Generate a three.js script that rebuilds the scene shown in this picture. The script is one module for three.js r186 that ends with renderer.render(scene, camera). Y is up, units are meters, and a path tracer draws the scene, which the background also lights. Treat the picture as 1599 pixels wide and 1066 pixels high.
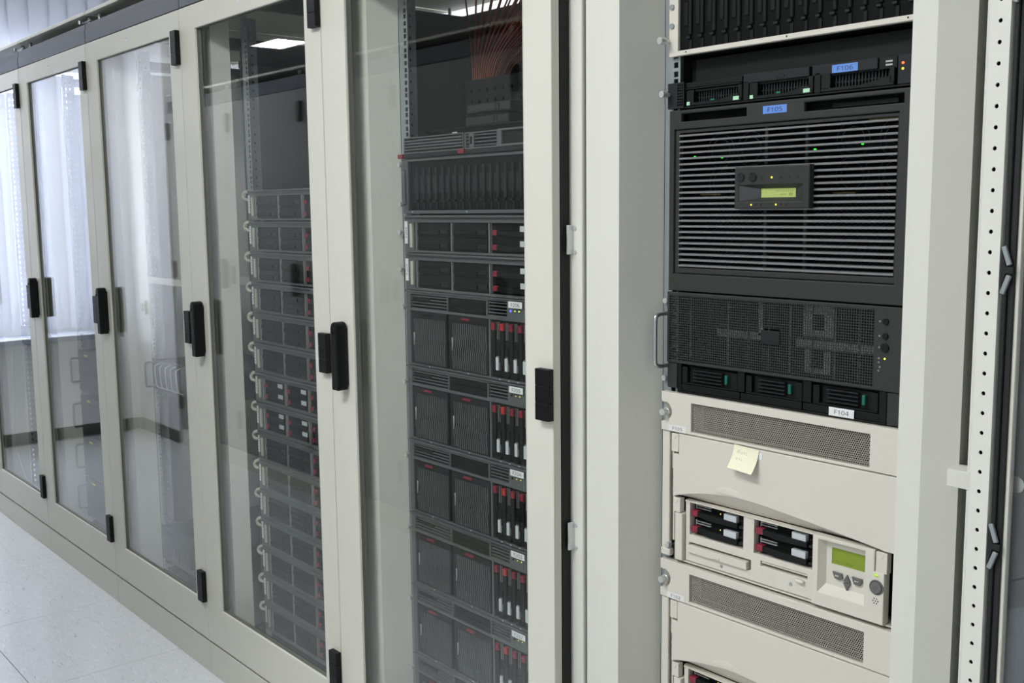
import * as THREE from 'three';
import { RoundedBoxGeometry } from 'three/addons/geometries/RoundedBoxGeometry.js';
import { mergeGeometries } from 'three/addons/utils/BufferGeometryUtils.js';
import { RectAreaLightUniformsLib } from 'three/addons/lights/RectAreaLightUniformsLib.js';

// ------------------------------------------------------------------ camera, sky, light, exposure
const scene = new THREE.Scene();
const D2R = Math.PI / 180;
const camera = new THREE.PerspectiveCamera(2 * Math.atan(533 / 1640.25) / D2R, 1599 / 1066, 0.05, 60);
camera.rotation.order = 'YXZ';
camera.position.set(1.4183, 1.4378, 1.3008);
camera.rotation.set(-7.2315 * D2R, 49.7455 * D2R, -0.6253 * D2R);
const renderer = new THREE.WebGLRenderer({ antialias: true });
renderer.toneMapping = THREE.LinearToneMapping;
renderer.toneMappingExposure = 1.1;
renderer.shadowMap.enabled = true;
RectAreaLightUniformsLib.init();
scene.background = new THREE.Color().setRGB(9.5, 9.9, 10.6);          // bright overcast sky outside the window
const CEIL = 2.9, LAMP = 20;                                           // ceiling height, radiance of a ceiling lamp
const lampSpots = [[-4.3, 0.6, 0.6, 0.56], [-2.1, 1.5, 0.3, 0.3], [-0.1, 1.6], [-6.9, 3.15, 0.5, 0.3], [0.1, 3.2], [-2.6, -1.6], [-0.8, -1.6], [1.0, -1.6]];   // x, z and, where smaller, length and width; first one added to brighten the end wall

// ------------------------------------------------------------------ helpers
let seed = 7;
const rnd = () => { seed = (seed * 1664525 + 1013904223) >>> 0; return seed / 4294967296; };
const names = {};
const numbered = (n) => { const k = names[n] = (names[n] ?? -1) + 1; return k ? n + '_' + String(k).padStart(3, '0') : n; };
const B = (x0, x1, y0, y1, z0, z1) => new THREE.BoxGeometry(x1 - x0, y1 - y0, z1 - z0).translate((x0 + x1) / 2, (y0 + y1) / 2, (z0 + z1) / 2);
const RB = (x0, x1, y0, y1, z0, z1, r = 0.002, s = 2) => new RoundedBoxGeometry(x1 - x0, y1 - y0, z1 - z0, s, Math.min(r, (x1 - x0) / 2.01, (y1 - y0) / 2.01, (z1 - z0) / 2.01)).translate((x0 + x1) / 2, (y0 + y1) / 2, (z0 + z1) / 2);
const disc = (x, y, z0, z1, r, seg = 20, r2 = r) => new THREE.CylinderGeometry(r2, r, z1 - z0, seg).rotateX(Math.PI / 2).translate(x, y, (z0 + z1) / 2);
const rect = (x0, x1, y0, y1) => [[x0, y0], [x1, y0], [x1, y1], [x0, y1]];
const toShape = (pts, P = THREE.Shape) => new P(pts.map(([x, y]) => new THREE.Vector2(x, y)));
const plate = (outer, holes, z0, z1, bevel = 0) => {                   // a plate in x and y, from z0 to z1, with holes through it
  const s = Array.isArray(outer) ? toShape(outer) : outer;
  for (const h of holes) s.holes.push(Array.isArray(h) ? toShape(h, THREE.Path) : h);
  return new THREE.ExtrudeGeometry(s, { depth: z1 - z0 - 2 * bevel, bevelEnabled: bevel > 0, bevelThickness: bevel, bevelSize: bevel, bevelOffset: -bevel, bevelSegments: 2, curveSegments: 10 }).translate(0, 0, z0 + bevel);
};
const prism = (pts, y0, y1) => new THREE.ExtrudeGeometry(toShape(pts.map(([x, z]) => [x, -z])), { depth: y1 - y0, bevelEnabled: false }).rotateX(-Math.PI / 2).translate(0, y0, 0);   // outline in x and z, upright
const tube = (pts, r, seg = 24, rad = 8, closed = false) => new THREE.TubeGeometry(new THREE.CatmullRomCurve3(pts.map((p) => new THREE.Vector3(...p)), closed, 'catmullrom', 0.35), seg, r, rad, closed);
function metres(g) {                                                   // uv in metres from the face's main direction
  const p = g.attributes.position, n = g.attributes.normal, uv = new Float32Array(p.count * 2);
  for (let i = 0; i < p.count; i++) {
    const ax = Math.abs(n.getX(i)), ay = Math.abs(n.getY(i)), az = Math.abs(n.getZ(i));
    const [u, v] = ax > ay && ax > az ? [p.getZ(i), p.getY(i)] : ay > az ? [p.getX(i), p.getZ(i)] : [p.getX(i), p.getY(i)];
    uv[2 * i] = u; uv[2 * i + 1] = v;
  }
  g.setAttribute('uv', new THREE.BufferAttribute(uv, 2));
  return g;
}
function merged(geos) {
  const list = (Array.isArray(geos) ? geos : [geos]).map((g) => (g.index ? g.toNonIndexed() : g));
  for (const g of list) for (const k of Object.keys(g.attributes)) if (!['position', 'normal', 'uv'].includes(k)) g.deleteAttribute(k);
  return metres(list.length > 1 ? mergeGeometries(list) : list[0]);
}
function shadows(m) { m.castShadow = m.receiveShadow = true; return m; }
function obj(name, geos, mat, parent, label) {
  const g = geos.isBufferGeometry && geos.userData.ready ? geos : merged(geos);
  g.userData.ready = true;
  const m = shadows(new THREE.Mesh(g, mat));
  m.name = parent ? name : numbered(name);
  if (label) m.userData.label = label;
  (parent ?? scene).add(m);
  return m;
}
function flat(name, x0, x1, y0, y1, z, mat, parent) {                  // a thin printed label, its own uv
  const g = new THREE.PlaneGeometry(x1 - x0, y1 - y0).translate((x0 + x1) / 2, (y0 + y1) / 2, z);
  g.userData.ready = true;
  return obj(name, g, mat, parent);
}
function thing(name, label, category, [x, y, z] = [0, 0, 0], turn = 0, group) {
  const o = new THREE.Group(); o.name = numbered(name); scene.add(o);
  o.position.set(x, y, z); o.rotation.y = turn; o.userData = { label, category };
  if (group) o.userData.group = group;
  return o;
}
function tag(o, label, category, group) { Object.assign(o.userData, { label, category }); if (group) o.userData.group = group; return o; }
function struct(name, geos, mat) { const m = obj(name, geos, mat); m.userData.kind = 'structure'; return m; }
function dup(root, [x, y, z], turn, label, group) {
  const r = root.clone(); r.name = numbered(root.name.replace(/_\d{3}$/, '')); scene.add(r);
  r.position.set(x, y, z); r.rotation.set(0, turn, 0);
  r.userData = { ...root.userData, label }; if (group) r.userData.group = group;
  return r;
}
// ------------------------------------------------------------------ materials
function noiseTexture(size, cells, repeat, fn) {                       // tileable value noise, several octaves, through fn(v, x, y) -> [r, g, b] 0..255
  const grids = cells.map((c) => { const a = new Float32Array(c * c); for (let i = 0; i < a.length; i++) a[i] = rnd(); return [c, a]; });
  const data = new Uint8Array(size * size * 4);
  for (let y = 0; y < size; y++) for (let x = 0; x < size; x++) {
    const vs = grids.map(([c, a]) => {
      const u = x / size * c, v = y / size * c, i = Math.floor(u), j = Math.floor(v), f = u - i, g = v - j, s = f * f * (3 - 2 * f), t = g * g * (3 - 2 * g), w = (p, q) => a[(q % c) * c + (p % c)];
      return (w(i, j) * (1 - s) + w(i + 1, j) * s) * (1 - t) + (w(i, j + 1) * (1 - s) + w(i + 1, j + 1) * s) * t;
    });
    const o = (y * size + x) * 4, c = fn(vs, x / size, y / size);
    data[o] = c[0]; data[o + 1] = c[1]; data[o + 2] = c[2]; data[o + 3] = 255;
  }
  const t = new THREE.DataTexture(data, size, size); t.wrapS = t.wrapT = THREE.RepeatWrapping; t.magFilter = THREE.LinearFilter; t.minFilter = THREE.LinearMipmapLinearFilter; t.generateMipmaps = true;
  t.repeat.set(repeat, repeat); t.needsUpdate = true;
  return t;
}
const grey = (v) => [v, v, v];
const peel = noiseTexture(256, [64, 128], 6, ([a, b]) => grey(110 + 60 * a + 60 * b));                            // powder coat
const grain = noiseTexture(256, [96, 170], 14, ([a, b]) => grey(90 + 70 * a + 90 * b));                           // moulded plastic
const smudge = noiseTexture(256, [4, 9, 21], 0.7, ([a, b, c]) => grey(150 + 50 * a + 35 * b + 20 * c));           // uneven gloss
const M = (o) => new THREE.MeshStandardMaterial(o);
const paint = M({ color: '#cac9bd', roughness: 0.62, roughnessMap: smudge, bumpMap: peel, bumpScale: 0.00006 });
const paintPost = M({ color: '#cfcfc5', roughness: 0.6, bumpMap: peel, bumpScale: 0.00006 });
const facingPaint = M({ color: '#8d8f8d', roughness: 0.6 }), railPale = M({ color: '#b2b5b2', roughness: 0.5, metalness: 0.15 });
const shadedInside = M({ color: '#2e3231', roughness: 0.6, bumpMap: peel, bumpScale: 0.00006 });  // pale interior panels, their lack of light put into the colour
const slate = M({ color: '#424951', roughness: 0.5, bumpMap: peel, bumpScale: 0.00005 });
const gasketGrey = M({ color: '#63645c', roughness: 0.7 });
const rubber = M({ color: '#0b0c0b', roughness: 0.7 });
const black = new THREE.MeshPhysicalMaterial({ color: '#090a0a', roughness: 0.5, specularIntensity: 0.5, bumpMap: grain, bumpScale: 0.00005 });
const dark = (o) => new THREE.MeshPhysicalMaterial({ specularIntensity: 0.4, ...o });
const blackSoft = dark({ color: '#0f1110', roughness: 0.6 });
const jet = dark({ color: '#050606', roughness: 0.8 });
const charcoal = dark({ color: '#333432', roughness: 0.5, bumpMap: grain, bumpScale: 0.00005 });
const carbon = dark({ color: '#212424', roughness: 0.5, bumpMap: grain, bumpScale: 0.00005 });
const carbonDark = dark({ color: '#141716', roughness: 0.55 });
const midGrey = M({ color: '#525756', roughness: 0.48, bumpMap: grain, bumpScale: 0.00004 });
const slatGrey = M({ color: '#747676', roughness: 0.42 });
const beige = M({ color: '#cbc7bb', roughness: 0.5, bumpMap: grain, bumpScale: 0.00004 });
const meshBeige = M({ color: '#a7a398', roughness: 0.5 });
const beigeDark = M({ color: '#b3afa3', roughness: 0.55 });
const zinc = M({ color: '#8b9293', roughness: 0.5, metalness: 0.25 });
const steel = M({ color: '#b9bcbb', roughness: 0.3, metalness: 0.9 });
const chrome = M({ color: '#cfd1cf', roughness: 0.3, metalness: 0.55 });
const wire = M({ color: '#a9adab', roughness: 0.4, metalness: 0.5 });
const red = M({ color: '#7d2233', roughness: 0.45 });
const redBright = M({ color: '#a8322f', roughness: 0.4 });
const teal = M({ color: '#0d5f50', roughness: 0.4 });
const white = M({ color: '#dfe0de', roughness: 0.6 });
const labelGrey = M({ color: '#b9bfc0', roughness: 0.6 });
const labelBlue = M({ color: '#56549a', roughness: 0.6 });
const mint = M({ color: '#a9d8b4', roughness: 0.6 });
const pull = M({ color: '#b5b5a4', roughness: 0.6 });
const keyGrey = M({ color: '#5f605c', roughness: 0.5 });
const lcdDull = M({ color: '#8f9f4d', roughness: 0.35, emissive: '#8f9f4d', emissiveIntensity: 0.12 });
const lcdGreen = M({ color: '#788a1e', roughness: 0.35, emissive: '#788a1e', emissiveIntensity: 0.1 });
const yellowTag = M({ color: '#c9c04a', roughness: 0.7 });
const ledOff = M({ color: '#1d1f1c', roughness: 0.2 });
const led = (c, k = 2.5) => M({ color: c, roughness: 0.3, emissive: c, emissiveIntensity: k });
const ledDim = led('#a9cc3a', 0.35), ledGreen = led('#b9e03a'), ledYellow = led('#d8cf4a', 0.9), ledRed = led('#ff5a2a', 3), ledBlue = led('#5a50ff', 2.5), ledPure = led('#35d040', 2);
const orange = M({ color: '#7c3317', roughness: 0.5 }), orangeDark = M({ color: '#6c2b14', roughness: 0.5 });
const whiteCable = M({ color: '#d9dadb', roughness: 0.5 });
const wallPaint = M({ color: '#e6e7ea', roughness: 0.85 });
const ceilPaint = M({ color: '#dadbd9', roughness: 0.9 });
const skirting = M({ color: '#1c1d1f', roughness: 0.5 });
const sillStone = M({ color: '#8b93a6', roughness: 0.3 });
const blindCloth = new THREE.MeshPhysicalMaterial({ color: '#e3e6ee', roughness: 1, transmission: 0.5, thickness: 0, side: THREE.DoubleSide });
const glass = new THREE.MeshPhysicalMaterial({ color: '#fdfefd', roughness: 0, transmission: 1, thickness: 0, ior: 1.5 });
const windowGlass = new THREE.MeshPhysicalMaterial({ color: '#ffffff', roughness: 0, transmission: 1, thickness: 0, ior: 1.5 });
const tileMaps = [0, 1, 2].map(() => {
  const c = document.createElement('canvas'); c.width = c.height = 512; const g = c.getContext('2d');
  g.fillStyle = '#cfd3d5'; g.fillRect(0, 0, 512, 512);
  for (let i = 0; i < 1500; i++) {                                     // pale and grey vinyl streaks
    const x = rnd() * 512, y = rnd() * 512, l = 4 + rnd() * 26, a = (rnd() - 0.5) * 0.5, t = rnd();
    g.strokeStyle = t < 0.55 ? `rgba(222,226,228,${0.25 + rnd() * 0.3})` : t < 0.96 ? `rgba(186,191,194,${0.15 + rnd() * 0.3})` : `rgba(120,124,126,${0.25 + rnd() * 0.3})`;
    g.lineWidth = 0.8 + rnd() * (t < 0.96 ? 4 : 1.3); g.beginPath(); g.moveTo(x, y); g.quadraticCurveTo(x + l / 2, y + l * a + 2 * (rnd() - 0.5), x + l, y + l * a * 1.4); g.stroke();
  }
  for (let i = 0; i < 9; i++) { g.fillStyle = 'rgba(60,60,60,0.5)'; g.beginPath(); g.arc(rnd() * 512, rnd() * 512, 0.8 + rnd(), 0, 7); g.fill(); }
  const t = new THREE.CanvasTexture(c); t.colorSpace = THREE.SRGBColorSpace; t.wrapS = t.wrapT = THREE.RepeatWrapping; t.repeat.set(1 / 0.6, 1 / 0.6); return t;
});
const tileMats = tileMaps.map((map) => M({ map, roughness: 0.3, roughnessMap: smudge }));
const tileEdge = M({ color: '#6d6f70', roughness: 0.8 });
function printed(text, { w = 256, h = 72, bg = '#dcdedc', fg = '#26282a', size = 54, stretch = 1.25, bold = false, down = false, sub } = {}) {
  const c = document.createElement('canvas'); c.width = w; c.height = h; const g = c.getContext('2d');
  g.fillStyle = bg; g.fillRect(0, 0, w, h); g.fillStyle = fg; g.textAlign = 'center'; g.textBaseline = 'middle';
  g.save(); g.translate(w / 2, h / 2); if (down) g.rotate(-Math.PI / 2); g.scale(stretch, 1); g.font = (bold ? 'bold ' : '') + size + 'px sans-serif'; g.fillText(text, 0, size * 0.04); g.restore();
  if (sub) sub(g, w, h);
  const t = new THREE.CanvasTexture(c); t.colorSpace = THREE.SRGBColorSpace;
  return M({ map: t, roughness: 0.6 });
}
const scribble = (g, w, h) => { g.strokeStyle = 'rgba(60,62,64,0.7)'; g.lineWidth = h / 22; for (let i = 0; i < 5; i++) { const y = h * (0.18 + 0.16 * i); g.beginPath(); g.moveTo(w * 0.3, y); g.lineTo(w * (0.6 + 0.1 * (i % 2)), y + h * 0.03); g.stroke(); } };
const smallPrint = printed('', { w: 48, h: 160, sub: scribble });
const doorTag = printed('', { w: 64, h: 64, bg: '#d3d5d6', sub: (g) => { g.fillStyle = '#6c7072'; g.fillRect(16, 16, 10, 24); g.fillRect(38, 14, 9, 26); } });

// ------------------------------------------------------------------ the room
const XE = -5.5, XF = -8.6, XR = 4.0, ZB = -2.4, ZF = 4.4;           // end wall, its set-back stretch, and the other walls
const floorSlab = struct('floor', [B(XE - 0.3, XR + 0.2, -0.3, -0.022, ZB - 0.2, ZF + 0.2), B(XF - 0.2, XE - 0.3, -0.3, -0.0005, 1.26, ZF + 0.2)], tileEdge);
const tileGeo = [0, 1, 2, 3].map((k) => { const g = merged(RB(-0.2992, 0.2992, -0.021, 0, -0.2992, 0.2992, 0.0012, 1)); g.userData.ready = true; const uv = g.attributes.uv; for (let i = 0; i < uv.count; i++) { const u = uv.getX(i), v = uv.getY(i); if (k === 1) uv.setXY(i, -u + 0.1, v); if (k === 2) uv.setXY(i, u, -v + 0.2); if (k === 3) uv.setXY(i, -u, -v); } return g; });
for (let i = -6; i < 10; i++) for (let j = -5; j < 7; j++) {
  const x = -1.848 + 0.6 * i + 0.3, z = 0.453 + 0.6 * j + 0.3;
  if (x - 0.3 < XE || x + 0.3 > XR || z - 0.3 < ZB || z + 0.3 > ZF) continue;
  const t = obj('floor_tile', tileGeo[Math.floor(rnd() * 4)], tileMats[Math.floor(rnd() * 3)], floorSlab); t.position.set(x, 0, z);
}
const ceilingSlab = struct('ceiling', [B(XE - 0.25, XR + 0.2, CEIL, CEIL + 0.2, ZB - 0.2, ZF + 0.2), B(XF - 0.2, XE - 0.25, CEIL, CEIL + 0.2, 1.26, ZF + 0.2)], ceilPaint);
struct('wall_back', B(XE - 0.2, XR + 0.2, -0.02, CEIL, ZB - 0.2, ZB), wallPaint);
struct('wall_front', B(XF - 0.2, XR + 0.2, -0.02, CEIL, ZF, ZF + 0.2), wallPaint);
struct('wall_right', B(XR, XR + 0.2, -0.02, CEIL, ZB, ZF), wallPaint);
const WZ0 = -1.9, WZ1 = 1.12, WY0 = 0.66, WY1 = 2.4;                 // window opening in the end wall
struct('wall_end', [B(XE - 0.25, XE, -0.02, WY0, ZB, 1.4), B(XE - 0.25, XE, WY1, CEIL, ZB, 1.4), B(XE - 0.25, XE, WY0, WY1, ZB, WZ0), B(XE - 0.25, XE, WY0, WY1, WZ1, 1.4)], wallPaint);
struct('wall_far', [B(XF - 0.2, XF, -0.02, CEIL, 1.26, ZF), B(XF, XE - 0.25, -0.02, CEIL, 1.26, 1.4)], wallPaint);
struct('wall_side', B(XE, -4.86, -0.02, CEIL, 1.26, 1.4), wallPaint);  // short pier between the window and the facing row
struct('baseboard_end', RB(XE, XE + 0.012, 0, 0.075, ZB, 1.246, 0.003), skirting);
struct('baseboard_side', RB(XE + 0.012, -4.86, 0, 0.075, 1.248, 1.26, 0.003), skirting);
const win = thing('window_1', 'wide white framed window behind the vertical blinds', 'window', [XE - 0.12, WY0, (WZ0 + WZ1) / 2]);
win.userData.kind = 'structure';
{
  const h = WY1 - WY0, w = (WZ1 - WZ0) / 2, fr = [];
  fr.push(B(-0.03, 0.03, 0, 0.06, -w, w), B(-0.03, 0.03, h - 0.06, h, -w, w), B(-0.03, 0.03, 0.06, h - 0.06, -w, -w + 0.06), B(-0.03, 0.03, 0.06, h - 0.06, w - 0.06, w), B(-0.03, 0.03, 0.06, h - 0.06, -0.04, 0.04));
  obj('window_frame', fr, white, win);
  obj('window_pane', B(-0.003, 0.003, 0.06, h - 0.06, -w + 0.06, -0.04), windowGlass, win);
  obj('window_pane', B(-0.003, 0.003, 0.06, h - 0.06, 0.04, w - 0.06), windowGlass, win);
  obj('window_sill', RB(0.03, 0.3, -0.015, 0.018, -w + 0.004, w - 0.004, 0.004), sillStone, win, 'grey stone window sill');
}
{                                                                      // vertical blind in front of the window
  const b = thing('vertical_blind', 'white vertical slat blind hanging in front of the end window', 'blind', [XE + 0.09, 0.7, 0]);
  obj('headrail', RB(-0.025, 0.025, 2.135, 2.178, WZ0 - 0.1, WZ1 + 0.08, 0.004), white, b);
  const n = 26, pitch = (WZ1 - WZ0 + 0.02) / n;
  const slatGeo = [0, 1].map((k) => { const pts = []; for (let i = 0; i <= 8; i++) { const s = (i / 8 - 0.5) * 0.122; pts.push([(0.25 - (s / 0.122) ** 2) * 0.03, s]); } const o = pts.map(([x, z]) => [x + 0.0012, z]).reverse(); const g = merged(prism([...pts, ...o], 0.02, 2.13)); g.userData.ready = true; return g; });
  for (let i = 0; i < n; i++) { const s = obj('slat', slatGeo[i % 2], blindCloth, b); s.position.set(0, 0, WZ0 - 0.09 + (i + 0.5) * pitch); s.rotation.y = (14 + 6 * (rnd() - 0.5)) * D2R; }
}
{
  const s = thing('light_switch', 'small white switch plate on the white pier by the window', 'switch', [-5.33, 0.78, 1.252]);
  obj('plate', RB(-0.04, 0.04, 0, 0.09, -0.006, 0.0078, 0.003), white, s); obj('rocker', RB(-0.024, 0.024, 0.02, 0.07, -0.011, -0.006, 0.002), labelGrey, s);
}
const lampGlow = M({ color: '#ffffff', emissive: '#fdfcff', emissiveIntensity: 4.5, roughness: 0.9 });
const lampLabels = { back: 'fluorescent ceiling panel over the passage behind the cabinets', aisle: 'fluorescent ceiling panel on the aisle side of the room', far: 'fluorescent ceiling panel over the far side of the facing row' };
lampSpots.forEach(([x, z, lw = 1.18, ld = 0.56]) => {
  const kind = z < 0 ? 'back' : z < 2 ? 'aisle' : 'far';
  const t = thing('ceiling_light', lampLabels[kind], 'ceiling light', [x, CEIL - 0.05, z], 0, 'ceiling lights ' + kind);
  obj('housing', plate(rect(-lw / 2 - 0.03, lw / 2 + 0.03, -ld / 2 - 0.03, ld / 2 + 0.03), [rect(-lw / 2, lw / 2, -ld / 2, ld / 2)], 0, 0.05).rotateX(-Math.PI / 2), white, t);
  obj('diffuser', B(-lw / 2, lw / 2, 0.02, 0.026, -ld / 2, ld / 2), lampGlow, t);
  const l = new THREE.RectAreaLight('#fbfcff', kind === 'aisle' ? LAMP : LAMP * 0.8, lw, ld); l.position.set(0, 0.016, 0); l.rotation.x = -Math.PI / 2; l.castShadow = true; t.add(l);
});

// ------------------------------------------------------------------ server cabinets
const DOOR_Y0 = 0.1095, DOOR_Y1 = 2.0195;
const geo = {};
const once = (k, f) => geo[k] ?? (geo[k] = merged(f()), geo[k].userData.ready = true, geo[k]);
const RAIL = 0.0445;
function railFront() {                                                 // flange with a square hole at every mounting height
  const holes = [];
  for (let u = 0; u < 41; u++) for (const d of [0.0064, 0.0222, 0.0381]) { const y = 0.15 + u * 0.04445 + d; holes.push(rect(0.0022, 0.0118, y - 0.0048, y + 0.0048)); }
  return plate(rect(-0.018, 0.0165, 0.14, 1.99), holes, -0.0022, 0);
}
function railSide() {
  const holes = [];
  for (let i = 0; i < 73; i++) { const y = 0.16 + i * 0.025; holes.push(rect(0.008, 0.015, y - 0.005, y + 0.005), rect(0.026, 0.032, y - 0.003, y + 0.003)); }
  return plate(rect(0, 0.045, 0.14, 1.99), holes, -0.001, 0.001).rotateY(Math.PI / 2);
}
function hingeGeo() { return [0, 0.0335, 0.0655].map((y, i) => RB(0.764, 0.8008, y, y + [0.0332, 0.0317, 0.032][i], 0.0003, 0.015, 0.0012)); }
function handleGeo() {
  const s = new THREE.Shape(); s.moveTo(0, 0.004); s.quadraticCurveTo(0.0, 0, 0.004, 0); s.lineTo(0.012, 0); s.quadraticCurveTo(0.015, 0.004, 0.018, 0); s.lineTo(0.024, 0); s.lineTo(0.027, 0.004);
  s.lineTo(0.027, 0.152); s.quadraticCurveTo(0.026, 0.162, 0.014, 0.163); s.quadraticCurveTo(0.004, 0.163, 0, 0.148); s.closePath();
  return [plate(s, [], 0.004, 0.034, 0.003).translate(0.056, 1.013, 0)];
}
function makeSolidDoor(parent, handled) {
  const d = obj('door', once('solid', () => RB(0.0015, 0.7985, DOOR_Y0, DOOR_Y1, -0.02, 0, 0.0018)), handled ? facingPaint : slate, parent, 'plain grey door');
  for (const y of [0.2325, 1.0435, 1.8635]) { const h = obj('hinge', once('hinge', hingeGeo), black, d); h.position.y = y; }
  if (handled) obj('handle_plate', once('handlePlate', () => [RB(0.044, 0.08, 1.022, 1.162, 0, 0.007, 0.003), disc(0.066, 1.151, 0.0335, 0.0365, 0.0042, 16)]), black, obj('handle', once('handle', handleGeo), black, d));
  else obj('lock', once('lock', () => disc(0.05, 1.09, 0, 0.002, 0.011)), steel, d);
  obj('door_seal', once('seal', sealGeo), rubber, d);
}
const sealGeo = () => plate(rect(0.0008, 0.7992, 0.112, 2.017), [rect(0.022, 0.778, 0.134, 1.994)], -0.043, -0.0205);
function makeDoor(parent, open) {
  const d = obj('door', once('door', () => plate(rect(0.0015, 0.7985, DOOR_Y0, DOOR_Y1), [rect(0.105, 0.723, 0.232, 1.953)], -0.02, 0, 0.0018)), paint, parent, 'pale grey painted door frame');
  obj('gasket', once('gasket', () => plate(rect(0.1, 0.728, 0.227, 1.958), [rect(0.1058, 0.7222, 0.2328, 1.9522)], -0.018, -0.006)), gasketGrey, d);
  obj('glass_pane', once('pane', () => B(0.1006, 0.7274, 0.2276, 1.9574, -0.0145, -0.0095)), glass, d, 'clear glass pane');
  obj('door_seal', once('seal', () => plate(rect(0.0008, 0.7992, 0.112, 2.017), [rect(0.022, 0.778, 0.134, 1.994)], -0.043, -0.0205)), rubber, d, 'black rubber seal');
  for (const y of [0.2325, 1.0435, 1.8635]) { const h = obj('hinge', once('hinge', hingeGeo), black, d, 'black hinge'); h.position.y = y; }
  const hd = obj('handle', once('handle', handleGeo), black, d, 'black swing handle');
  obj('handle_plate', once('handlePlate', () => [RB(0.044, 0.08, 1.022, 1.162, 0, 0.007, 0.003), disc(0.066, 1.151, 0.0335, 0.0365, 0.0042, 16)]), black, hd);
  if (!open) flat('door_label', 0.375, 0.394, 1.982, 1.997, 0.0006, doorTag, d);
  return d;
}
function makeCabinet(name, label, X, { zr = -0.12, inside = paintPost, door = true, narrow = false, group = 'glass door server cabinets' } = {}) {
  const c = thing(name, label, 'server cabinet', [X, 0, 0], 0, group);
  obj('plinth', once('plinth', () => [RB(0.001, 0.799, 0, 0.1, -0.98, -0.003, 0.0015), B(0.02, 0.78, 0.1, 0.108, -0.97, -0.03)]), paint, c);
  obj('front_frame', once('frame', () => [plate(rect(0.0005, 0.7995, 0.108, 2.02), [rect(0.03, 0.7645, 0.135, 1.985)], -0.075, -0.045, 0.003)]), paintPost, c);
  obj('top_band', once('band', () => [RB(0.002, 0.798, 2.0225, 2.066, -0.06, -0.002, 0.0015), RB(0.002, 0.798, 2.0665, 2.086, -0.06, -0.005, 0.0015)]), slate, c, 'slate blue top band');
  obj('roof_plate', once('roof', () => [RB(0.006, 0.794, 2.1185, 2.1305, -0.99, -0.006, 0.002)]), paint, c);
  let sp; for (const [x, z] of [[0.05, -0.04], [0.05, -0.95], [0.75, -0.95], [0.75, -0.04]]) { sp = obj('roof_spacer', once('spacer' + x + z, () => new THREE.CylinderGeometry(0.007, 0.007, 0.0325, 12).translate(x, 2.1023, z)), steel, c); }
  obj('bracket', once('bracket', () => [RB(0.7, 0.785, 2.104, 2.1085, -0.04, -0.03, 0.001), new THREE.CylinderGeometry(0.006, 0.006, 0.012, 10).translate(0.705, 2.1065, -0.02)]), steel, sp);
  obj('added_roof_baffle', once('baffle', () => B(0.003, 0.797, 2.0862, 2.1183, -0.13, -0.125)), jet, c, 'black baffle added to darken the gap under the roof plate');  // added black strip standing in for the shade under the roof
  obj('rear_panel', once('rear', () => B(0.003, 0.797, 0.108, 2.0, -0.985, -0.975)), inside, c);
  obj('top_frame', once('topFrame', () => [B(0.002, 0.798, 2.03, 2.086, -0.985, -0.96), B(0.002, 0.03, 2.05, 2.086, -0.96, -0.06), B(0.77, 0.798, 2.05, 2.086, -0.96, -0.06)]), shadedInside, c);
  for (const x of [0.0015, 0.7945]) obj('side_panel', once('side' + x, () => B(x, x + 0.004, 0.108, 1.93, -0.974, -0.19)), inside, c);
  obj('base_panel', once('base', () => B(0.006, 0.794, 0.109, 0.113, -0.974, -0.08)), shadedInside, c);
  obj('cover_strip', narrow ? once('stripN', () => prism([[0.034, -0.0525], [0.09, -0.0525], [0.114, -0.1], [0.1123, -0.1008], [0.0888, -0.0545], [0.034, -0.0545]], 0.136, 1.984)) : once('stripL' + zr, () => prism([[0.034, -0.0525], [0.116, -0.0525], [0.1415, zr - 0.0025], [0.1395, zr - 0.003], [0.1148, -0.0545], [0.034, -0.0545]], 0.136, 1.984)), paintPost, c);
  obj('cover_strip', once('stripR' + zr, () => prism([[0.6585, zr - 0.004], [0.6605, -0.0525], [0.696, -0.0525], [0.738, -0.078], [0.738, -0.108], [0.7365, -0.108], [0.7365, -0.0792], [0.6955, -0.0545], [0.6625, -0.0545], [0.6605, zr - 0.004]], 0.136, 1.984)), paintPost, c);
  for (const s of [0, 1]) {
    const r = obj('mounting_rail', once('railF', railFront), inside === shadedInside ? zinc : railPale, c); r.position.set(0.159, 0, zr - 0.004);
    const w = obj('rail_flange', once('railS', railSide), inside === shadedInside ? zinc : railPale, r); w.position.set(-0.017, 0, -0.0022);
    if (s) { r.scale.x = -1; r.position.x = 0.641; }
  }
  if (door === 'solid' || door === 'flush') makeSolidDoor(c, door === 'solid'); else if (door) makeDoor(c);
  return c;
}
const cabinet5 = makeCabinet('server_cabinet', 'glass door cabinet holding the servers labelled F202 to F208', -0.8, { inside: shadedInside });
const cabinet4 = makeCabinet('server_cabinet', 'glass door cabinet filled with fifteen identical slim servers', -1.6, { inside: shadedInside, narrow: true });
const cabinet3 = makeCabinet('server_cabinet', 'glass door cabinet with a shelf and a low server, mostly empty', -2.4);
dup(cabinet3, [-3.2, 0, 0], 0, 'glass door cabinet with four loop handled black units');
dup(cabinet3, [-4.0, 0, 0], 0, 'glass door cabinet with a loose white cable hanging inside');
makeCabinet('server_cabinet', 'closed cabinet behind the opened perforated glass door', 0.8, { door: 'flush' });
let facing;
for (let i = 0; i < 5; i++) {
  const label = `plain door cabinet of the facing row, ${['first', 'second', 'third', 'fourth', 'fifth'][i]} from the window pier`;
  if (facing) dup(facing, [-4.0 + 0.8 * i, 0, 1.25], Math.PI, label);
  else { facing = makeCabinet('server_cabinet', label, -4.0, { door: 'solid', group: 'facing row of cabinets' }); facing.position.z = 1.25; facing.rotation.y = Math.PI; }
}
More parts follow.
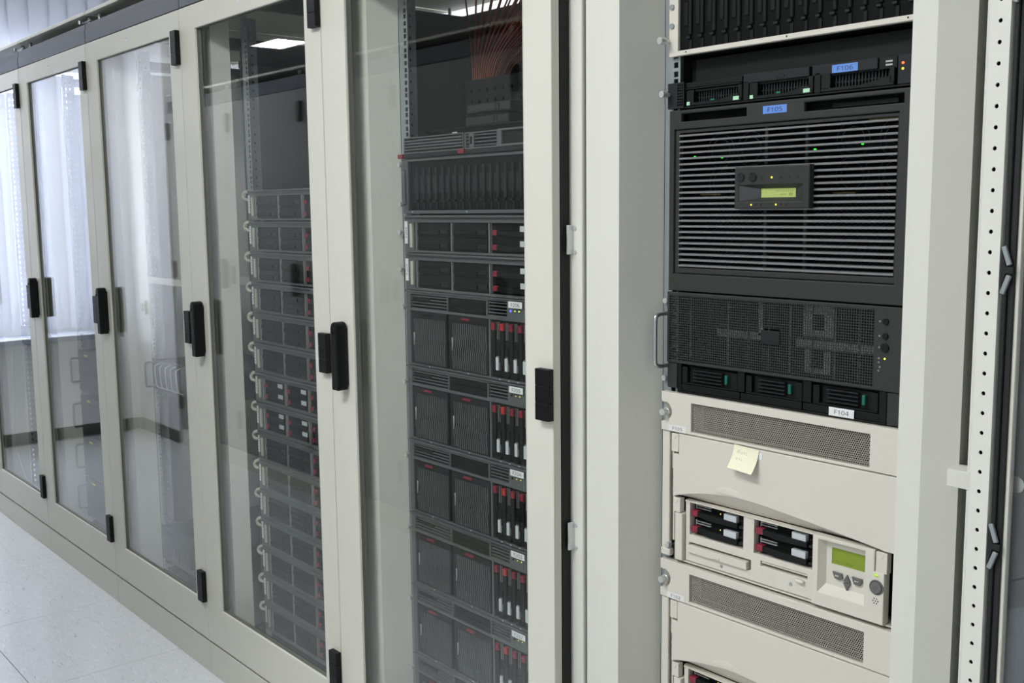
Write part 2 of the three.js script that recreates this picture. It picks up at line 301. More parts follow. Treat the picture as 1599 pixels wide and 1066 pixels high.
const openCab = makeCabinet('open_server_cabinet', 'opened cabinet holding the servers labelled F102 to F106', 0, { zr: -0.14, inside: shadedInside, door: false, group: undefined });

// the opened door of that cabinet, swung round beside it
{
  const d = new THREE.Group(); d.name = 'open_door'; openCab.add(d); d.position.set(0.8018, 0, 0.0025); d.rotation.y = -8 * D2R;
  const y0 = DOOR_Y0, y1 = DOOR_Y1;
  obj('door_frame', plate(rect(0, 0.797, y0, y1), [rect(0.05, 0.695, 0.232, 1.953)], 0, 0.009, 0.0012), paint, d);
  const holes = []; for (let y = 0.1745; y < 1.98; y += 0.025) { const h = new THREE.Path(); h.absarc(0.0152, y + 0.0035, 0.0027, 0, Math.PI * 2); holes.push(h); }
  obj('perforated_strip', [plate(rect(0.002, 0.0285, 0.135, 1.99), holes, 0.0165, 0.018), B(0.002, 0.0035, 0.135, 1.99, 0.009, 0.0165), B(0.027, 0.0285, 0.135, 1.99, 0.009, 0.0165)], paintPost, d, 'pale perforated stiffening strip');
  obj('strip_lining', B(0.0045, 0.026, 0.14, 1.985, 0.0092, 0.0105), rubber, d);
  obj('door_seal', [RB(0.031, 0.037, 0.14, 1.985, 0.0088, 0.015, 0.002), RB(0.038, 0.0455, 0.14, 1.985, 0.0088, 0.0125, 0.0015)], rubber, d, 'black rubber seal');
  obj('glass_pane', B(0.0502, 0.6948, 0.2322, 1.9528, 0.0015, 0.0055), glass, d);
  for (const y of [1.012 + 0.345, 1.012, 0.667, 1.70, 0.32]) {
    const k = obj('glass_clip', plate([[0.03, y - 0.026], [0.036, y - 0.004], [0.046, y - 0.004], [0.046, y + 0.004], [0.036, y + 0.004], [0.03, y + 0.026]], [], 0.0152, 0.017), rubber, d, 'black glass clip');
    obj('clip_arm', [RB(-0.003, 0.003, -0.012, 0.012, 0, 0.004, 0.001).rotateZ(0.35).translate(0.0375, y + 0.0175, 0.0155), RB(-0.003, 0.003, -0.012, 0.012, 0, 0.004, 0.001).rotateZ(-0.35).translate(0.0375, y - 0.0175, 0.0155)], zinc, k);
  }
  // hinge parts on the frame beside the door
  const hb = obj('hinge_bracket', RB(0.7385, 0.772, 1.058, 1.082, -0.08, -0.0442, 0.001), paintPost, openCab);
  obj('hinge_slot_shade', [B(0.7765, 0.7777, 1.082, 1.122, -0.0453, -0.0447), B(0.7765, 0.7777, 1.02, 1.058, -0.0453, -0.0447)], rubber, hb);  // thin black boxes in place of the shade inside cut slots
  obj('hinge_screw', [disc(0.7755, 1.0905, -0.0452, -0.041, 0.005), disc(0.7755, 1.0495, -0.0452, -0.041, 0.005)], chrome, hb);
  for (const y of [1.378, 0.815]) {                                    // strike plates on the frame
    const s = obj('strike_plate', [RB(0.004, 0.0075, y - 0.026, y + 0.028, -0.046, -0.03, 0.001), plate([[0, -0.02], [0.012, -0.02], [0.012, 0.012], [0, 0.024]], [], 0, 0.002).rotateY(-Math.PI / 2).translate(0.007, y, -0.042)], chrome, openCab, 'bright metal strike plate');
    obj('strike_screw', [disc(0.012, y + 0.022, -0.046, -0.043, 0.004), disc(0.012, y - 0.022, -0.046, -0.043, 0.004)], chrome, s);
  }
}

// ------------------------------------------------------------------ rack equipment
const RX = 0.159, RZ = -0.14, DZ = -0.12;                              // left ear and face of the racks
const W = 0.482;
const chassis = (t, h, depth = 0.62, mat = carbonDark) => obj('chassis', RB(0.0215, 0.4605, 0.0015, h - 0.0015, -depth, -0.004, 0.001, 1), mat, t);
function thumbScrew(t, x, y, r = 0.0062, z = 0.014, name = 'thumb_screw') { return obj(name, [disc(x, y, -0.001, z * 0.6, r * 0.55), disc(x, y, z * 0.55, z, r, 20, r * 0.9), disc(x, y, z, z + 0.0005, r * 0.45, 12)], chrome, t); }

// disk shelf with upright drives
function diskShelf(t, h, mats, n, w0, pitch, strip) {
  chassis(t, h);
  obj('bay', [B(0.02, 0.462, 0.006, h - 0.003, -0.004, -0.0015)], jet, t);
  obj('frame', [RB(-0.0015, 0.019, 0, h, -0.0012, 0.006, 0.0015), RB(0.463, 0.4835, 0, h, -0.0012, 0.006, 0.0015), RB(0.0195, 0.4625, 0, strip, -0.0015, 0.009, 0.0012), RB(0.0195, 0.4625, h - 0.006, h, -0.0015, 0.005, 0.001)], mats[0], t);
  obj('rivet', [0.04, 0.245, 0.45].map((x) => disc(x, strip * 0.55, 0.009, 0.0095, 0.0014, 10)), mats[2], t);
  const k = pitch / 0.0257;
  const g = once('upright' + h + pitch, () => [RB(0.0004, 0.0135 * k, 0.0, h - strip - 0.0085, -0.012, -0.004, 0.001), RB(0.0145 * k, 0.0225 * k, 0.024, h - strip - 0.022, -0.01, 0.003, 0.003), RB(0.0155 * k, 0.0222 * k, 0.001, 0.018, -0.01, 0.0005, 0.001), RB(0.002, 0.0125 * k, h * 0.3, h * 0.62, -0.01, 0.0005, 0.003)]);
  const tab = once('uprightTab' + h + pitch, () => [RB(0.012 * k, 0.0205 * k, 0.0185, 0.0225, -0.008, 0.005, 0.001), RB(0.003, 0.0125 * k, 0.034, 0.05, -0.006, -0.001, 0.004).rotateX(-0.2)]);
  for (let i = 0; i < n; i++) { const d = obj('disk_drive', g, mats[1], t); d.position.set(w0 + i * pitch, strip + 0.0005, 0); obj('drive_latch', tab, mats[3] ?? mats[1], d); }
}
{
  const t = thing('disk_shelf', 'black drive shelf in a beige frame above server F106', 'disk array', [RX, 1.6965, RZ]);
  diskShelf(t, 0.132, [beige, blackSoft, carbonDark, carbon], 17, 0.0235, 0.0257, 0.0085);
  obj('ear_bolt', [disc(0.006, 0.084, 0.006, 0.0085, 0.0048), disc(0.006, 0.052, 0.006, 0.0085, 0.0048), disc(0.006, 0.116, 0.006, 0.0085, 0.0048)], zinc, t, 'zinc bolt');
  thumbScrew(t, -0.002, 0.027, 0.0066, 0.03);
}
// F106: two-unit black server with three drives
{
  const t = thing('rack_server', 'black slim server with a blue label F106', 'server', [RX, 1.6065, RZ], 0, 'servers in the opened cabinet');
  const h = 0.0865;
  obj('chassis', RB(0.0215, 0.4605, 0.0015, h - 0.001, -0.6, -0.03, 0.001, 1), jet, t);
  const holes = []; for (let i = 0; i < 3; i++) for (let j = 0; j < 8; j++) holes.push(rect(0.019 + i * 0.0045, 0.022 + i * 0.0045, 0.005 + j * 0.0048, 0.0082 + j * 0.0048));
  obj('ear', [plate(rect(-0.003, 0.033, 0.001, 0.045), holes, 0, 0.006, 0.0005), RB(0.463, 0.4835, 0.001, h - 0.002, -0.001, 0.006, 0.001)], carbon, t);
  obj('ear_backing', B(0.0185, 0.033, 0.002, 0.044, -0.028, -0.001), jet, t);
  obj('front_shell', [B(0.034, 0.462, 0.0455, h - 0.002, -0.03, -0.026), RB(0.034, 0.462, 0, 0.0028, -0.028, 0.003, 0.001), RB(0.034, 0.1535, 0.0315, 0.034, -0.028, 0.002, 0.001), RB(0.157, 0.168, 0.003, 0.034, -0.028, 0.002, 0.001), RB(0.2925, 0.304, 0.003, 0.034, -0.028, 0.002, 0.001)], carbonDark, t);
  obj('optical_drive', [RB(0.157, 0.283, 0.0305, 0.0455, -0.02, 0.002, 0.001), RB(0.222, 0.237, 0.0335, 0.038, 0, 0.003, 0.0008)], carbon, t);
  obj('floppy_drive', [RB(0.034, 0.1535, 0.0345, 0.0435, -0.02, 0.0005, 0.001), B(0.06, 0.125, 0.0385, 0.0398, 0, 0.0012)], carbonDark, t);
  obj('cover_plate', [RB(0.2885, 0.4, 0.0295, 0.0455, -0.02, 0.002, 0.001)], carbon, t);
  flat('name_label', 0.324, 0.368, 0.0302, 0.0424, 0.0026, printed('F106', { bg: '#5b86cf', fg: '#10131c', size: 52, stretch: 1.5 }), t);
  obj('port_panel', [RB(0.402, 0.431, 0.0275, 0.0455, -0.02, 0.001, 0.001)], carbonDark, t);
  obj('usb_port', [B(0.413, 0.424, 0.032, 0.0345, 0.001, 0.0018), B(0.413, 0.424, 0.037, 0.0395, 0.001, 0.0018)], steel, t);
  const lp = obj('light_panel', [RB(0.4325, 0.4615, 0.0035, 0.0455, -0.02, 0.002, 0.001)], carbon, t);
  obj('red_light', disc(0.441, 0.0335, 0.002, 0.0032, 0.0018, 12), ledRed, lp); obj('yellow_light', disc(0.441, 0.0253, 0.002, 0.0032, 0.0018, 12), ledYellow, lp);
  for (const [x0, x1, lab] of [[0.037, 0.155, 1], [0.1705, 0.291, 1], [0.3055, 0.428, 0]]) {
    const d = obj('disk_drive', [RB(x0, x1, 0.0035, 0.008, -0.026, 0.004, 0.001), RB(x0, x0 + 0.016, 0.008, 0.03, -0.026, 0.003, 0.001), RB(x1 - 0.008, x1, 0.008, 0.03, -0.026, 0.003, 0.001), B(x0 + 0.012, x1 - 0.006, 0.0275, 0.0305, -0.026, -0.002),
      plate([[x0 + 0.014, 0.007], [x1 - 0.006, 0.007], [x1 - 0.006, 0.017], [x0 + 0.07, 0.0085], [x0 + 0.014, 0.0085]], [], -0.004, 0.004)], carbonDark, t);
    const bars = []; for (let i = 0; i < 17; i++) { const x = x0 + 0.02 + i * (x1 - x0 - 0.034) / 16; bars.push(B(x - 0.0012, x + 0.0012, 0.008, 0.028, -0.01, -0.0075)); } bars.push(B(x0 + 0.015, x1 - 0.008, 0.016, 0.018, -0.011, -0.0085));
    obj('drive_grille', bars, carbon, d);
    if (lab) { obj('drive_tag', [B(x0 + 0.002, x0 + 0.0085, 0.0045, 0.0105, 0.004, 0.0046), B(x1 - 0.0165, x1 - 0.0045, 0.0055, 0.0115, 0.004, 0.0046)], mint, d); obj('drive_latch', RB(x0 + 0.052, x0 + 0.061, 0.0085, 0.012, -0.002, 0.0035, 0.001), teal, d); }
  }
  thumbScrew(t, -0.0005, 0.026, 0.0062, 0.026);
}
// F105: tall server behind a slatted bezel
{
  const t = thing('rack_server', 'tall dark server with slatted front, small display and blue label F105', 'server', [RX, 1.2885, RZ], 0, 'servers in the opened cabinet');
  const h = 0.3155, gx0 = 0.012, gx1 = 0.4395, gy0 = 0.0305, gy1 = 0.2825;
  obj('chassis', RB(0.0215, 0.4605, 0.002, h - 0.002, -0.66, -0.075, 0.001, 1), jet, t);
  obj('bezel', [plate(rect(0.001, 0.481, 0, h), [rect(gx0, gx1, gy0, gy1), rect(0.028, 0.167, 0.2955, 0.309), rect(0.2785, 0.446, 0.2945, 0.3085)], -0.0022, 0.006, 0.002),
    plate(rect(gx0 + 0.001, gx1 - 0.001, gy0 + 0.001, gy1 - 0.001), [rect(gx0 + 0.0105, gx1 - 0.003, gy0 + 0.0105, gy1 - 0.0065)], -0.0022, 0.002, 0.001)], charcoal, t);
  obj('slot_backing', B(0.026, 0.169, 0.2945, 0.31, -0.02, -0.015), jet, t); obj('slot_backing', B(0.2765, 0.448, 0.293, 0.31, -0.02, -0.015), jet, t); obj('tape_drive', RB(0.32, 0.43, 0.297, 0.3045, -0.015, -0.008, 0.001), carbonDark, t);
  flat('name_label', 0.2005, 0.2465, 0.296, 0.3085, 0.0066, printed('F105', { bg: '#5b86cf', fg: '#10131c', size: 52, stretch: 1.5 }), t);
  const sx0 = gx0 + 0.0095, sx1 = gx1 - 0.002;
  const slat = once('slat', () => RB(sx0, sx1, -0.0017, 0.0017, -0.0095, 0.0035, 0.0012, 2));
  for (let i = 0; i < 24; i++) { const s = obj('slat', slat, slatGrey, t); s.position.set(0, gy0 + 0.0145 + i * 0.00985, 0); s.rotation.x = 0.12; }
  // what shows between the slats: fan guards and punched sheet
  const pun = []; 
  for (let j = 0; j < 13; j++) for (let i = 0; i < 42; i++) { if (i > 14 && i < 24) continue; const x = 0.03 + i * 0.0098, y = 0.045 + j * 0.0098; pun.push(new THREE.TorusGeometry(0.0036, 0.0004, 3, 10).translate(x + (j % 2) * 0.0049, y, -0.05)); }
  obj('punched_sheet', pun, midGrey, t);
  const fans = [];
  for (const [fx, fy] of [[0.07, 0.245], [0.135, 0.245], [0.075, 0.19], [0.14, 0.19], [0.33, 0.25], [0.405, 0.25], [0.33, 0.195], [0.405, 0.195]]) { for (const r of [0.02, 0.029]) fans.push(new THREE.TorusGeometry(r, 0.0005, 4, 36).translate(fx, fy  , -0.052)); }
  obj('fan_guard', fans, midGrey, t);
  obj('support_bar', [B(0.168, 0.174, 0.035, 0.28, -0.05, -0.045), B(0.247, 0.253, 0.035, 0.28, -0.05, -0.045)], midGrey, t);
  const brass = M({ color: '#8d7f4c', roughness: 0.5 }); for (const [a, b, c] of [[0.03, 0.075, 0.168], [0.3, 0.34, 0.166], [0.36, 0.43, 0.276]]) obj('brass_strip', B(a, b, c, c + 0.003, -0.05, -0.046), brass, t);
  obj('status_light', [disc(0.09, 0.232, -0.032, -0.028, 0.0012, 8), disc(0.276, 0.237, -0.032, -0.028, 0.0015, 8), disc(0.36, 0.241, -0.032, -0.028, 0.0012, 8), disc(0.03, 0.236, -0.032, -0.028, 0.0014, 8)], ledPure, t);
  // control panel
  const px0 = 0.153, px1 = 0.2975, py0 = 0.144, py1 = 0.2125;
  const rx0 = 0.162, rx1 = 0.285, ry0 = 0.156, ry1 = 0.182, lx0 = 0.2, lx1 = 0.2665, ly0 = 0.162, ly1 = 0.1765;
  const cp = obj('control_panel', [plate(rect(px0, px1, py0, py1), [rect(rx0, rx1, ry0, ry1)], 0.002, 0.016, 0.002)], charcoal, t);
  const fr = (a, b, c, d) => { const g = new THREE.BufferGeometry(); g.setAttribute('position', new THREE.Float32BufferAttribute([a, b, c, a, c, d].flat(), 3)); g.computeVertexNormals(); g.setAttribute('uv', new THREE.Float32BufferAttribute(new Array(12).fill(0), 2)); return g; };
  const zo = 0.0145, zi = 0.006;
  obj('display_surround', [fr([rx0, ry0, zo], [rx1, ry0, zo], [lx1, ly0, zi], [lx0, ly0, zi]), fr([rx1, ry0, zo], [rx1, ry1, zo], [lx1, ly1, zi], [lx1, ly0, zi]), fr([rx1, ry1, zo], [rx0, ry1, zo], [lx0, ly1, zi], [lx1, ly1, zi]), fr([rx0, ry1, zo], [rx0, ry0, zo], [lx0, ly0, zi], [lx0, ly1, zi])], M({ color: '#2a2c2c', roughness: 0.5, side: THREE.DoubleSide }), cp);
  flat('display', lx0, lx1, ly0, ly1, zi - 0.0003, printed('', { w: 200, h: 48, bg: '#9aa85e', sub: (g) => { g.fillStyle = 'rgba(90,104,52,0.55)'; for (let i = 0; i < 9; i++) g.fillRect(82 + i * 12, 10, 7, 9); g.fillRect(24, 12, 5, 9); for (let i = 0; i < 4; i++) g.fillRect(112 + i * 9, 28, 6, 8); g.fillRect(160, 24, 24, 15); } }), cp).material.emissive.set('#8f9f4d').multiplyScalar(0.25);
  obj('push_button', [disc(0.1665, 0.195, 0.014, 0.0178, 0.0062, 24), disc(0.191, 0.195, 0.014, 0.0178, 0.0062, 24), new THREE.TorusGeometry(0.0076, 0.0007, 6, 28).translate(0.1665, 0.195, 0.016), new THREE.TorusGeometry(0.0076, 0.0007, 6, 28).translate(0.191, 0.195, 0.016)], carbon, cp);
  const off = [], on = []; [0.207, 0.2275, 0.244, 0.261, 0.277].forEach((x, i) => (i === 1 ? on : off).push(disc(x, 0.194, 0.0155, 0.0166, 0.0018, 12)));
  [0.188, 0.1975, 0.207, 0.2365, 0.2465, 0.256].forEach((x, i) => (i % 3 === 0 ? on : off).push(disc(x, 0.1505, 0.0155, 0.0166, 0.0016, 12)));
  obj('indicator', off, ledOff, cp); obj('lit_indicator', on, ledYellow, cp);
}
// F104: server with punched front and three low drives
{
  const t = thing('rack_server', 'dark server with a punched mesh front and white label F104', 'server', [RX, 1.1055, RZ], 0, 'servers in the opened cabinet');
  const h = 0.1815;
  obj('chassis', RB(0.0215, 0.4605, 0.002, h - 0.002, -0.66, -0.022, 0.001, 1), jet, t);
  const mx0 = 0.004, mx1 = 0.4105, my0 = 0.0575, my1 = 0.174, nc = 94, nr = 27;
  const cw = (mx1 - mx0) / nc, ch = (my1 - my0) / nr, pos = [];
  const quad = (a, b, c, d) => pos.push(...a, ...b, ...c, ...a, ...c, ...d);
  for (let j = 0; j < nr; j++) for (let i = 0; i < nc; i++) {          // sheet with one octagonal hole per cell
    const x = mx0 + (i + 0.5) * cw, y = my0 + (j + 0.5) * ch, k = 0.4 * Math.min(cw, ch), z0 = 0.0042, z1 = 0.0054;
    if (x > 0.204 && x < 0.243 && y > 0.104 && y < 0.129) continue;
    const ring = [], out = [];
    for (let a = 0; a < 8; a++) { const th = (a + 0.5) * Math.PI / 4, c = Math.cos(th), s = Math.sin(th), m = 0.5 / Math.max(Math.abs(c), Math.abs(s)); ring.push([x + k * c, y + k * s]); out.push([x + (Math.abs(c) > Math.abs(s) ? Math.sign(c) * 0.5 : Math.sign(c) * 0.5) * cw, y + Math.sign(s) * 0.5 * ch]); }
    for (let a = 0; a < 8; a++) { const b = (a + 1) % 8; quad([...out[a], z1], [...out[b], z1], [...ring[b], z1], [...ring[a], z1]); quad([...ring[a], z1], [...ring[b], z1], [...ring[b], z0], [...ring[a], z0]); }
  }
  const g = new THREE.BufferGeometry(); g.setAttribute('position', new THREE.Float32BufferAttribute(pos, 3)); g.computeVertexNormals(); g.setAttribute('uv', new THREE.Float32BufferAttribute(new Float32Array(pos.length / 3 * 2), 2));
  obj('mesh_front', g, charcoal, t, 'dark punched sheet');
  obj('bezel', [plate(rect(-0.001, 0.481, 0.0525, 0.1805), [rect(mx0, mx1, my0, my1)], -0.002, 0.006, 0.0015), plate(rect(0.43, 0.481, 0.0525, 0.1805), [], 0, 0.0065, 0.001)], charcoal, t);
  obj('badge', RB(0.205, 0.242, 0.105, 0.1275, 0.003, 0.0075, 0.001), carbon, t);
  const inner = [];
  for (const [x0, x1, y0, y1] of [[0.185, 0.196, 0.115, 0.172], [0.275, 0.29, 0.122, 0.172], [0.314, 0.329, 0.122, 0.172], [0.29, 0.314, 0.158, 0.172], [0.29, 0.314, 0.122, 0.132], [0.1, 0.2, 0.108, 0.12], [0.262, 0.405, 0.104, 0.117], [0.277, 0.289, 0.062, 0.1], [0.314, 0.327, 0.062, 0.1], [0.289, 0.314, 0.062, 0.07]]) inner.push(B(x0, x1, y0, y1, -0.016, -0.012));
  for (let k = 0; k < 10; k++) inner.push(B(0.04 + k * 0.042, 0.041 + k * 0.042, 0.06, 0.172, -0.014, -0.01));
  obj('inner_frame', inner, wire, t, 'pale sheet metal behind the mesh');
  const cp = obj('power_button', [disc(0.4305, 0.158, 0.0055, 0.009, 0.0048, 24), disc(0.4305, 0.136, 0.0055, 0.009, 0.0046, 24), disc(0.4305, 0.1187, 0.0055, 0.0092, 0.0065, 24)], black, t);
  obj('button_mark', [0.158, 0.136, 0.1187, 0.102, 0.096, 0.089, 0.083].map((y, i) => new THREE.TorusGeometry(0.0012, 0.0003, 4, 10).translate(0.4205 + (i > 3 ? (i % 2) * 0.002 : 0), y, 0.0067)), labelGrey, cp);
  obj('power_light', disc(0.4305, 0.102, 0.006, 0.0074, 0.0014, 12), ledGreen, t);
  obj('lower_shell', [RB(0.0225, 0.4335, 0, 0.003, -0.02, 0.004, 0.001), B(0.0225, 0.4335, 0.003, 0.052, -0.021, -0.014), RB(0.0225, 0.031, 0.003, 0.052, -0.014, 0.003, 0.001), RB(0.156, 0.1705, 0.017, 0.052, -0.014, 0.003, 0.001), RB(0.286, 0.302, 0.017, 0.052, -0.014, 0.003, 0.001), RB(0.421, 0.4335, 0.003, 0.052, -0.014, 0.003, 0.001),
    RB(0.031, 0.16, 0.003, 0.0155, -0.014, 0.002, 0.001), RB(0.162, 0.284, 0.003, 0.0155, -0.014, 0.002, 0.001), RB(0.286, 0.421, 0.003, 0.0155, -0.014, 0.002, 0.001)], black, t);
  obj('end_cap', RB(-0.001, 0.0215, 0.006, 0.052, -0.002, 0.004, 0.002), charcoal, t); obj('end_cap', RB(0.4345, 0.481, 0.001, 0.052, -0.002, 0.004, 0.002), charcoal, t);
  for (const [x0, x1] of [[0.032, 0.1545], [0.1725, 0.284], [0.304, 0.4185]]) {
    const d = obj('disk_drive', [RB(x0, x1, 0.0165, 0.019, -0.013, 0.002, 0.0008), RB(x0, x0 + 0.012, 0.019, 0.047, -0.013, 0.0015, 0.001), B(x0 + 0.012, x1 - 0.03, 0.019, 0.047, -0.013, -0.006), RB(x1 - 0.012, x1, 0.019, 0.047, -0.013, 0.0015, 0.001), B(x1 - 0.03, x1 - 0.012, 0.019, 0.047, -0.013, -0.004)], blackSoft, t);
    const rib = []; for (let k = 0; k < 4; k++) rib.push(RB(x0 + 0.024, x1 - 0.034, 0.0225 + k * 0.0062, 0.0246 + k * 0.0062, -0.007, 0.0012, 0.0009, 1)); obj('drive_rib', rib, carbon, d);
    obj('drive_latch', RB(x1 - 0.027, x1 - 0.0215, 0.0255, 0.0415, -0.005, 0.0025, 0.0015), teal, d, 'green latch');
  }
  flat('name_label', 0.336, 0.3805, 0.0025, 0.0162, 0.0046, printed('F104', { size: 50, stretch: 1.45, fg: '#17181a' }), t);
  obj('rack_handle', tube([[-0.004, 0.1405, 0], [-0.004, 0.1405, 0.022], [-0.004, 0.137, 0.031], [-0.004, 0.128, 0.034], [-0.004, 0.058, 0.034], [-0.004, 0.049, 0.031], [-0.004, 0.0455, 0.022], [-0.004, 0.0455, 0]], 0.0042, 40, 10), steel, t, 'satin steel handle');
  thumbScrew(t, -0.0085, 0.022, 0.0056, 0.006); thumbScrew(t, -0.0085, 0.163, 0.0056, 0.004);
}
// F103 and F102: beige servers
function honeycomb(x0, x1, y0, y1, pitch, z0, z1) {                    // sheet of hexagonal cells with round-ish holes
  const pos = [], rowH = pitch * 0.866, quad = (a, b, c, d) => pos.push(...a, ...b, ...c, ...a, ...c, ...d);
  for (let j = 0, y = y0 + rowH / 2; y < y1; j++, y += rowH) for (let x = x0 + pitch / 2 + (j % 2 ? pitch / 2 : 0); x < x1; x += pitch) {
    const R = pitch / Math.sqrt(3), r = pitch * 0.45, o = [], q = [];
    for (let a = 0; a < 6; a++) { const th = a * Math.PI / 3 + Math.PI / 6; o.push([x + R * Math.cos(th), y + R * Math.sin(th)]); q.push([x + r * Math.cos(th), y + r * Math.sin(th)]); }
    for (let a = 0; a < 6; a++) { const b = (a + 1) % 6; quad([...o[a], z1], [...o[b], z1], [...q[b], z1], [...q[a], z1]); quad([...q[a], z1], [...q[b], z1], [...q[b], z0], [...q[a], z0]); }
  }
  const g = new THREE.BufferGeometry(); g.setAttribute('position', new THREE.Float32BufferAttribute(pos, 3)); g.computeVertexNormals(); g.setAttribute('uv', new THREE.Float32BufferAttribute(new Float32Array(pos.length / 3 * 2), 2));
  return g;
}
function hotDrive(t, x0, x1, y0, y1, lit) {                            // a flat drive with red latch, lever and label
  const d = obj('disk_drive', [RB(x0, x1, y0 + 0.0005, y1 - 0.0005, -0.03, -0.009, 0.001)], jet, t);
  const hh = y1 - y0, w = x1 - x0;
  obj('lever', plate([[x0 + 0.014, y0 + hh * 0.5], [x0 + 0.014, y0 + hh * 0.2], [x0 + w * 0.35, y0 + hh * 0.08], [x0 + w * 0.88, y0 + hh * 0.12], [x0 + w * 0.88, y0 + hh * 0.44], [x0 + w * 0.55, y0 + hh * 0.46]], [], -0.009, 0.001, 0.0008), carbonDark, d);
  obj('latch_button', RB(x0 + 0.002, x0 + 0.0165, y0 + hh * 0.18, y0 + hh * 0.56, -0.009, 0.003, 0.0015), red, d, 'dark red latch button');
  obj('rail_wire', [RB(x0 + 0.006, x0 + 0.04, y0 + hh * 0.66, y0 + hh * 0.72, -0.009, -0.006, 0.0005), RB(x0 + 0.006, x0 + 0.04, y0 + hh * 0.82, y0 + hh * 0.88, -0.009, -0.006, 0.0005), B(x0 + 0.006, x0 + 0.0075, y0 + hh * 0.62, y0 + hh * 0.95, -0.009, -0.006)], wire, d);
  const lb = obj('drive_label', B(x0 + w * 0.62, x0 + w * 0.85, y0 + hh * 0.42, y0 + hh * 0.84, -0.009, -0.001), labelGrey, d, 'pale label');
  obj('label_band', B(x0 + w * 0.62, x0 + w * 0.85, y0 + hh * 0.36, y0 + hh * 0.42, -0.009, -0.0008), labelBlue, lb);
  obj('end_clip', [RB(x1 - 0.012, x1 - 0.001, y0 + hh * 0.14, y0 + hh * 0.3, -0.009, -0.001, 0.001), RB(x1 - 0.013, x1 - 0.001, y0 + hh * 0.56, y0 + hh * 0.62, -0.009, -0.005, 0.0005)], carbon, d);
  if (lit) obj('drive_light', B(x0 + w * 0.5, x0 + w * 0.515, y0 + hh * 0.6, y0 + hh * 0.68, -0.009, -0.0085), ledYellow, d);
}
function beigeServer(t, text) {
  const h = 0.311, g = (k, f) => once('beige ' + k, f);
  obj('chassis', g('chassis', () => RB(0.0215, 0.4605, 0.002, h - 0.001, -0.66, -0.034, 0.001, 1)), beigeDark, t);
  // upper bezel with a scalloped ear and the grille opening
  const s = new THREE.Shape(); s.moveTo(-0.0075, 0.2395); s.lineTo(0.4835, 0.2395); s.lineTo(0.4835, 0.3108); s.lineTo(-0.0075, 0.3108); s.lineTo(-0.0075, 0.2925); s.lineTo(0.0, 0.2905); s.absarc(0.0005, 0.2755, 0.0165, 1.4, -1.3, true); s.lineTo(-0.0075, 0.2555); s.closePath();
  obj('upper_bezel', g('upper', () => plate(s, [rect(0.062, 0.4135, 0.2445, 0.2965)], -0.002, 0.012, 0.0012)), beige, t);
  obj('ear_plate', g('ear', () => [B(-0.0065, 0.0205, 0.243, 0.308, -0.001, 0.0012)]), beigeDark, t);
  obj('grille', g('grille', () => honeycomb(0.063, 0.4125, 0.2455, 0.2965, 0.0039, 0.0062, 0.0074)), meshBeige, t, 'hexagon punched grille');
  obj('grille_backing', g('gback', () => B(0.0615, 0.414, 0.244, 0.297, -0.03, -0.024)), jet, t);
  obj('thumb_screw', g('screw', () => [disc(0.004, 0.2745, 0, 0.012, 0.0075, 20), disc(0.004, 0.2745, 0.012, 0.024, 0.006, 20), disc(0.004, 0.2745, 0.024, 0.0246, 0.0028, 6)]), chrome, t);
  flat('name_label', 0.0105, 0.0515, 0.2405, 0.2525, 0.0127, printed(text, { bg: '#d8d8d3', fg: '#3a3b3a', size: 48, stretch: 1.45 }), t);
  // left ear rail and the hinge latches
  obj('ear_rail', g('rail', () => [RB(-0.0075, 0.0105, 0.006, 0.2385, -0.001, 0.009, 0.0025), RB(-0.0075, 0.0145, 0.004, 0.018, -0.001, 0.012, 0.003), RB(0.4665, 0.4835, 0.006, 0.2385, -0.001, 0.009, 0.0025)]), beige, t);
  obj('thumb_screw', g('screw2', () => [disc(0.009, 0.0255, 0.004, 0.014, 0.0052, 18), disc(0.009, 0.0255, 0.014, 0.0145, 0.0025, 6)]), chrome, t);
  const latch = (x, y, w, hh) => [RB(x, x + w, y - hh, y, -0.002, 0.0112, 0.0012), plate([[x + w * 0.25, y - 0.002], [x + w * 0.75, y - 0.002], [x + w * 0.5, y - 0.011]], [], 0.0112, 0.012)];
  obj('latch', g('latch1', () => [...latch(0.0165, 0.2365, 0.0168, 0.0335), RB(0.0145, 0.0192, 0.17, 0.236, -0.002, 0.006, 0.001)]), beige, t);
  obj('latch', g('latch2', () => [...latch(0.0215, 0.1185, 0.0165, 0.027), RB(0.0165, 0.0205, 0.035, 0.119, -0.002, 0.006, 0.001)]), beige, t);
  obj('latch', g('latch3', () => latch(0.4295, 0.1165, 0.019, 0.033)), beige, t);
  obj('latch', g('latch4', () => [RB(0.4388, 0.4518, 0.208, 0.2356, -0.0004, 0.0118, 0.001)]), beige, t);
  // upper access cover with an arched lower edge over a set-back slope
  const c = new THREE.Shape(); c.moveTo(0.0352, 0.238); c.lineTo(0.0352, 0.1995); c.lineTo(0.0215, 0.1995); c.lineTo(0.0215, 0.1205);
  c.quadraticCurveTo(0.12, 0.152, 0.225, 0.143); c.quadraticCurveTo(0.34, 0.133, 0.4465, 0.1195); c.lineTo(0.4645, 0.1195); c.lineTo(0.4645, 0.238); c.closePath();
  obj('gap_shade_backing', g('gapb', () => B(0.0215, 0.464, 0.002, 0.238, -0.0335, -0.0325)), jet, t); obj('gap_shade_lining', g('gapl', () => B(0.0105, 0.036, 0.03, 0.2385, -0.002, -0.0005)), jet, t);  // black sheets put behind latches and cover to shade the gaps
  obj('access_cover', g('cover', () => plate(c, [rect(0.4368, 0.4535, 0.206, 0.2372)], -0.0005, 0.0125, 0.0012)), beige, t, 'smooth beige cover');
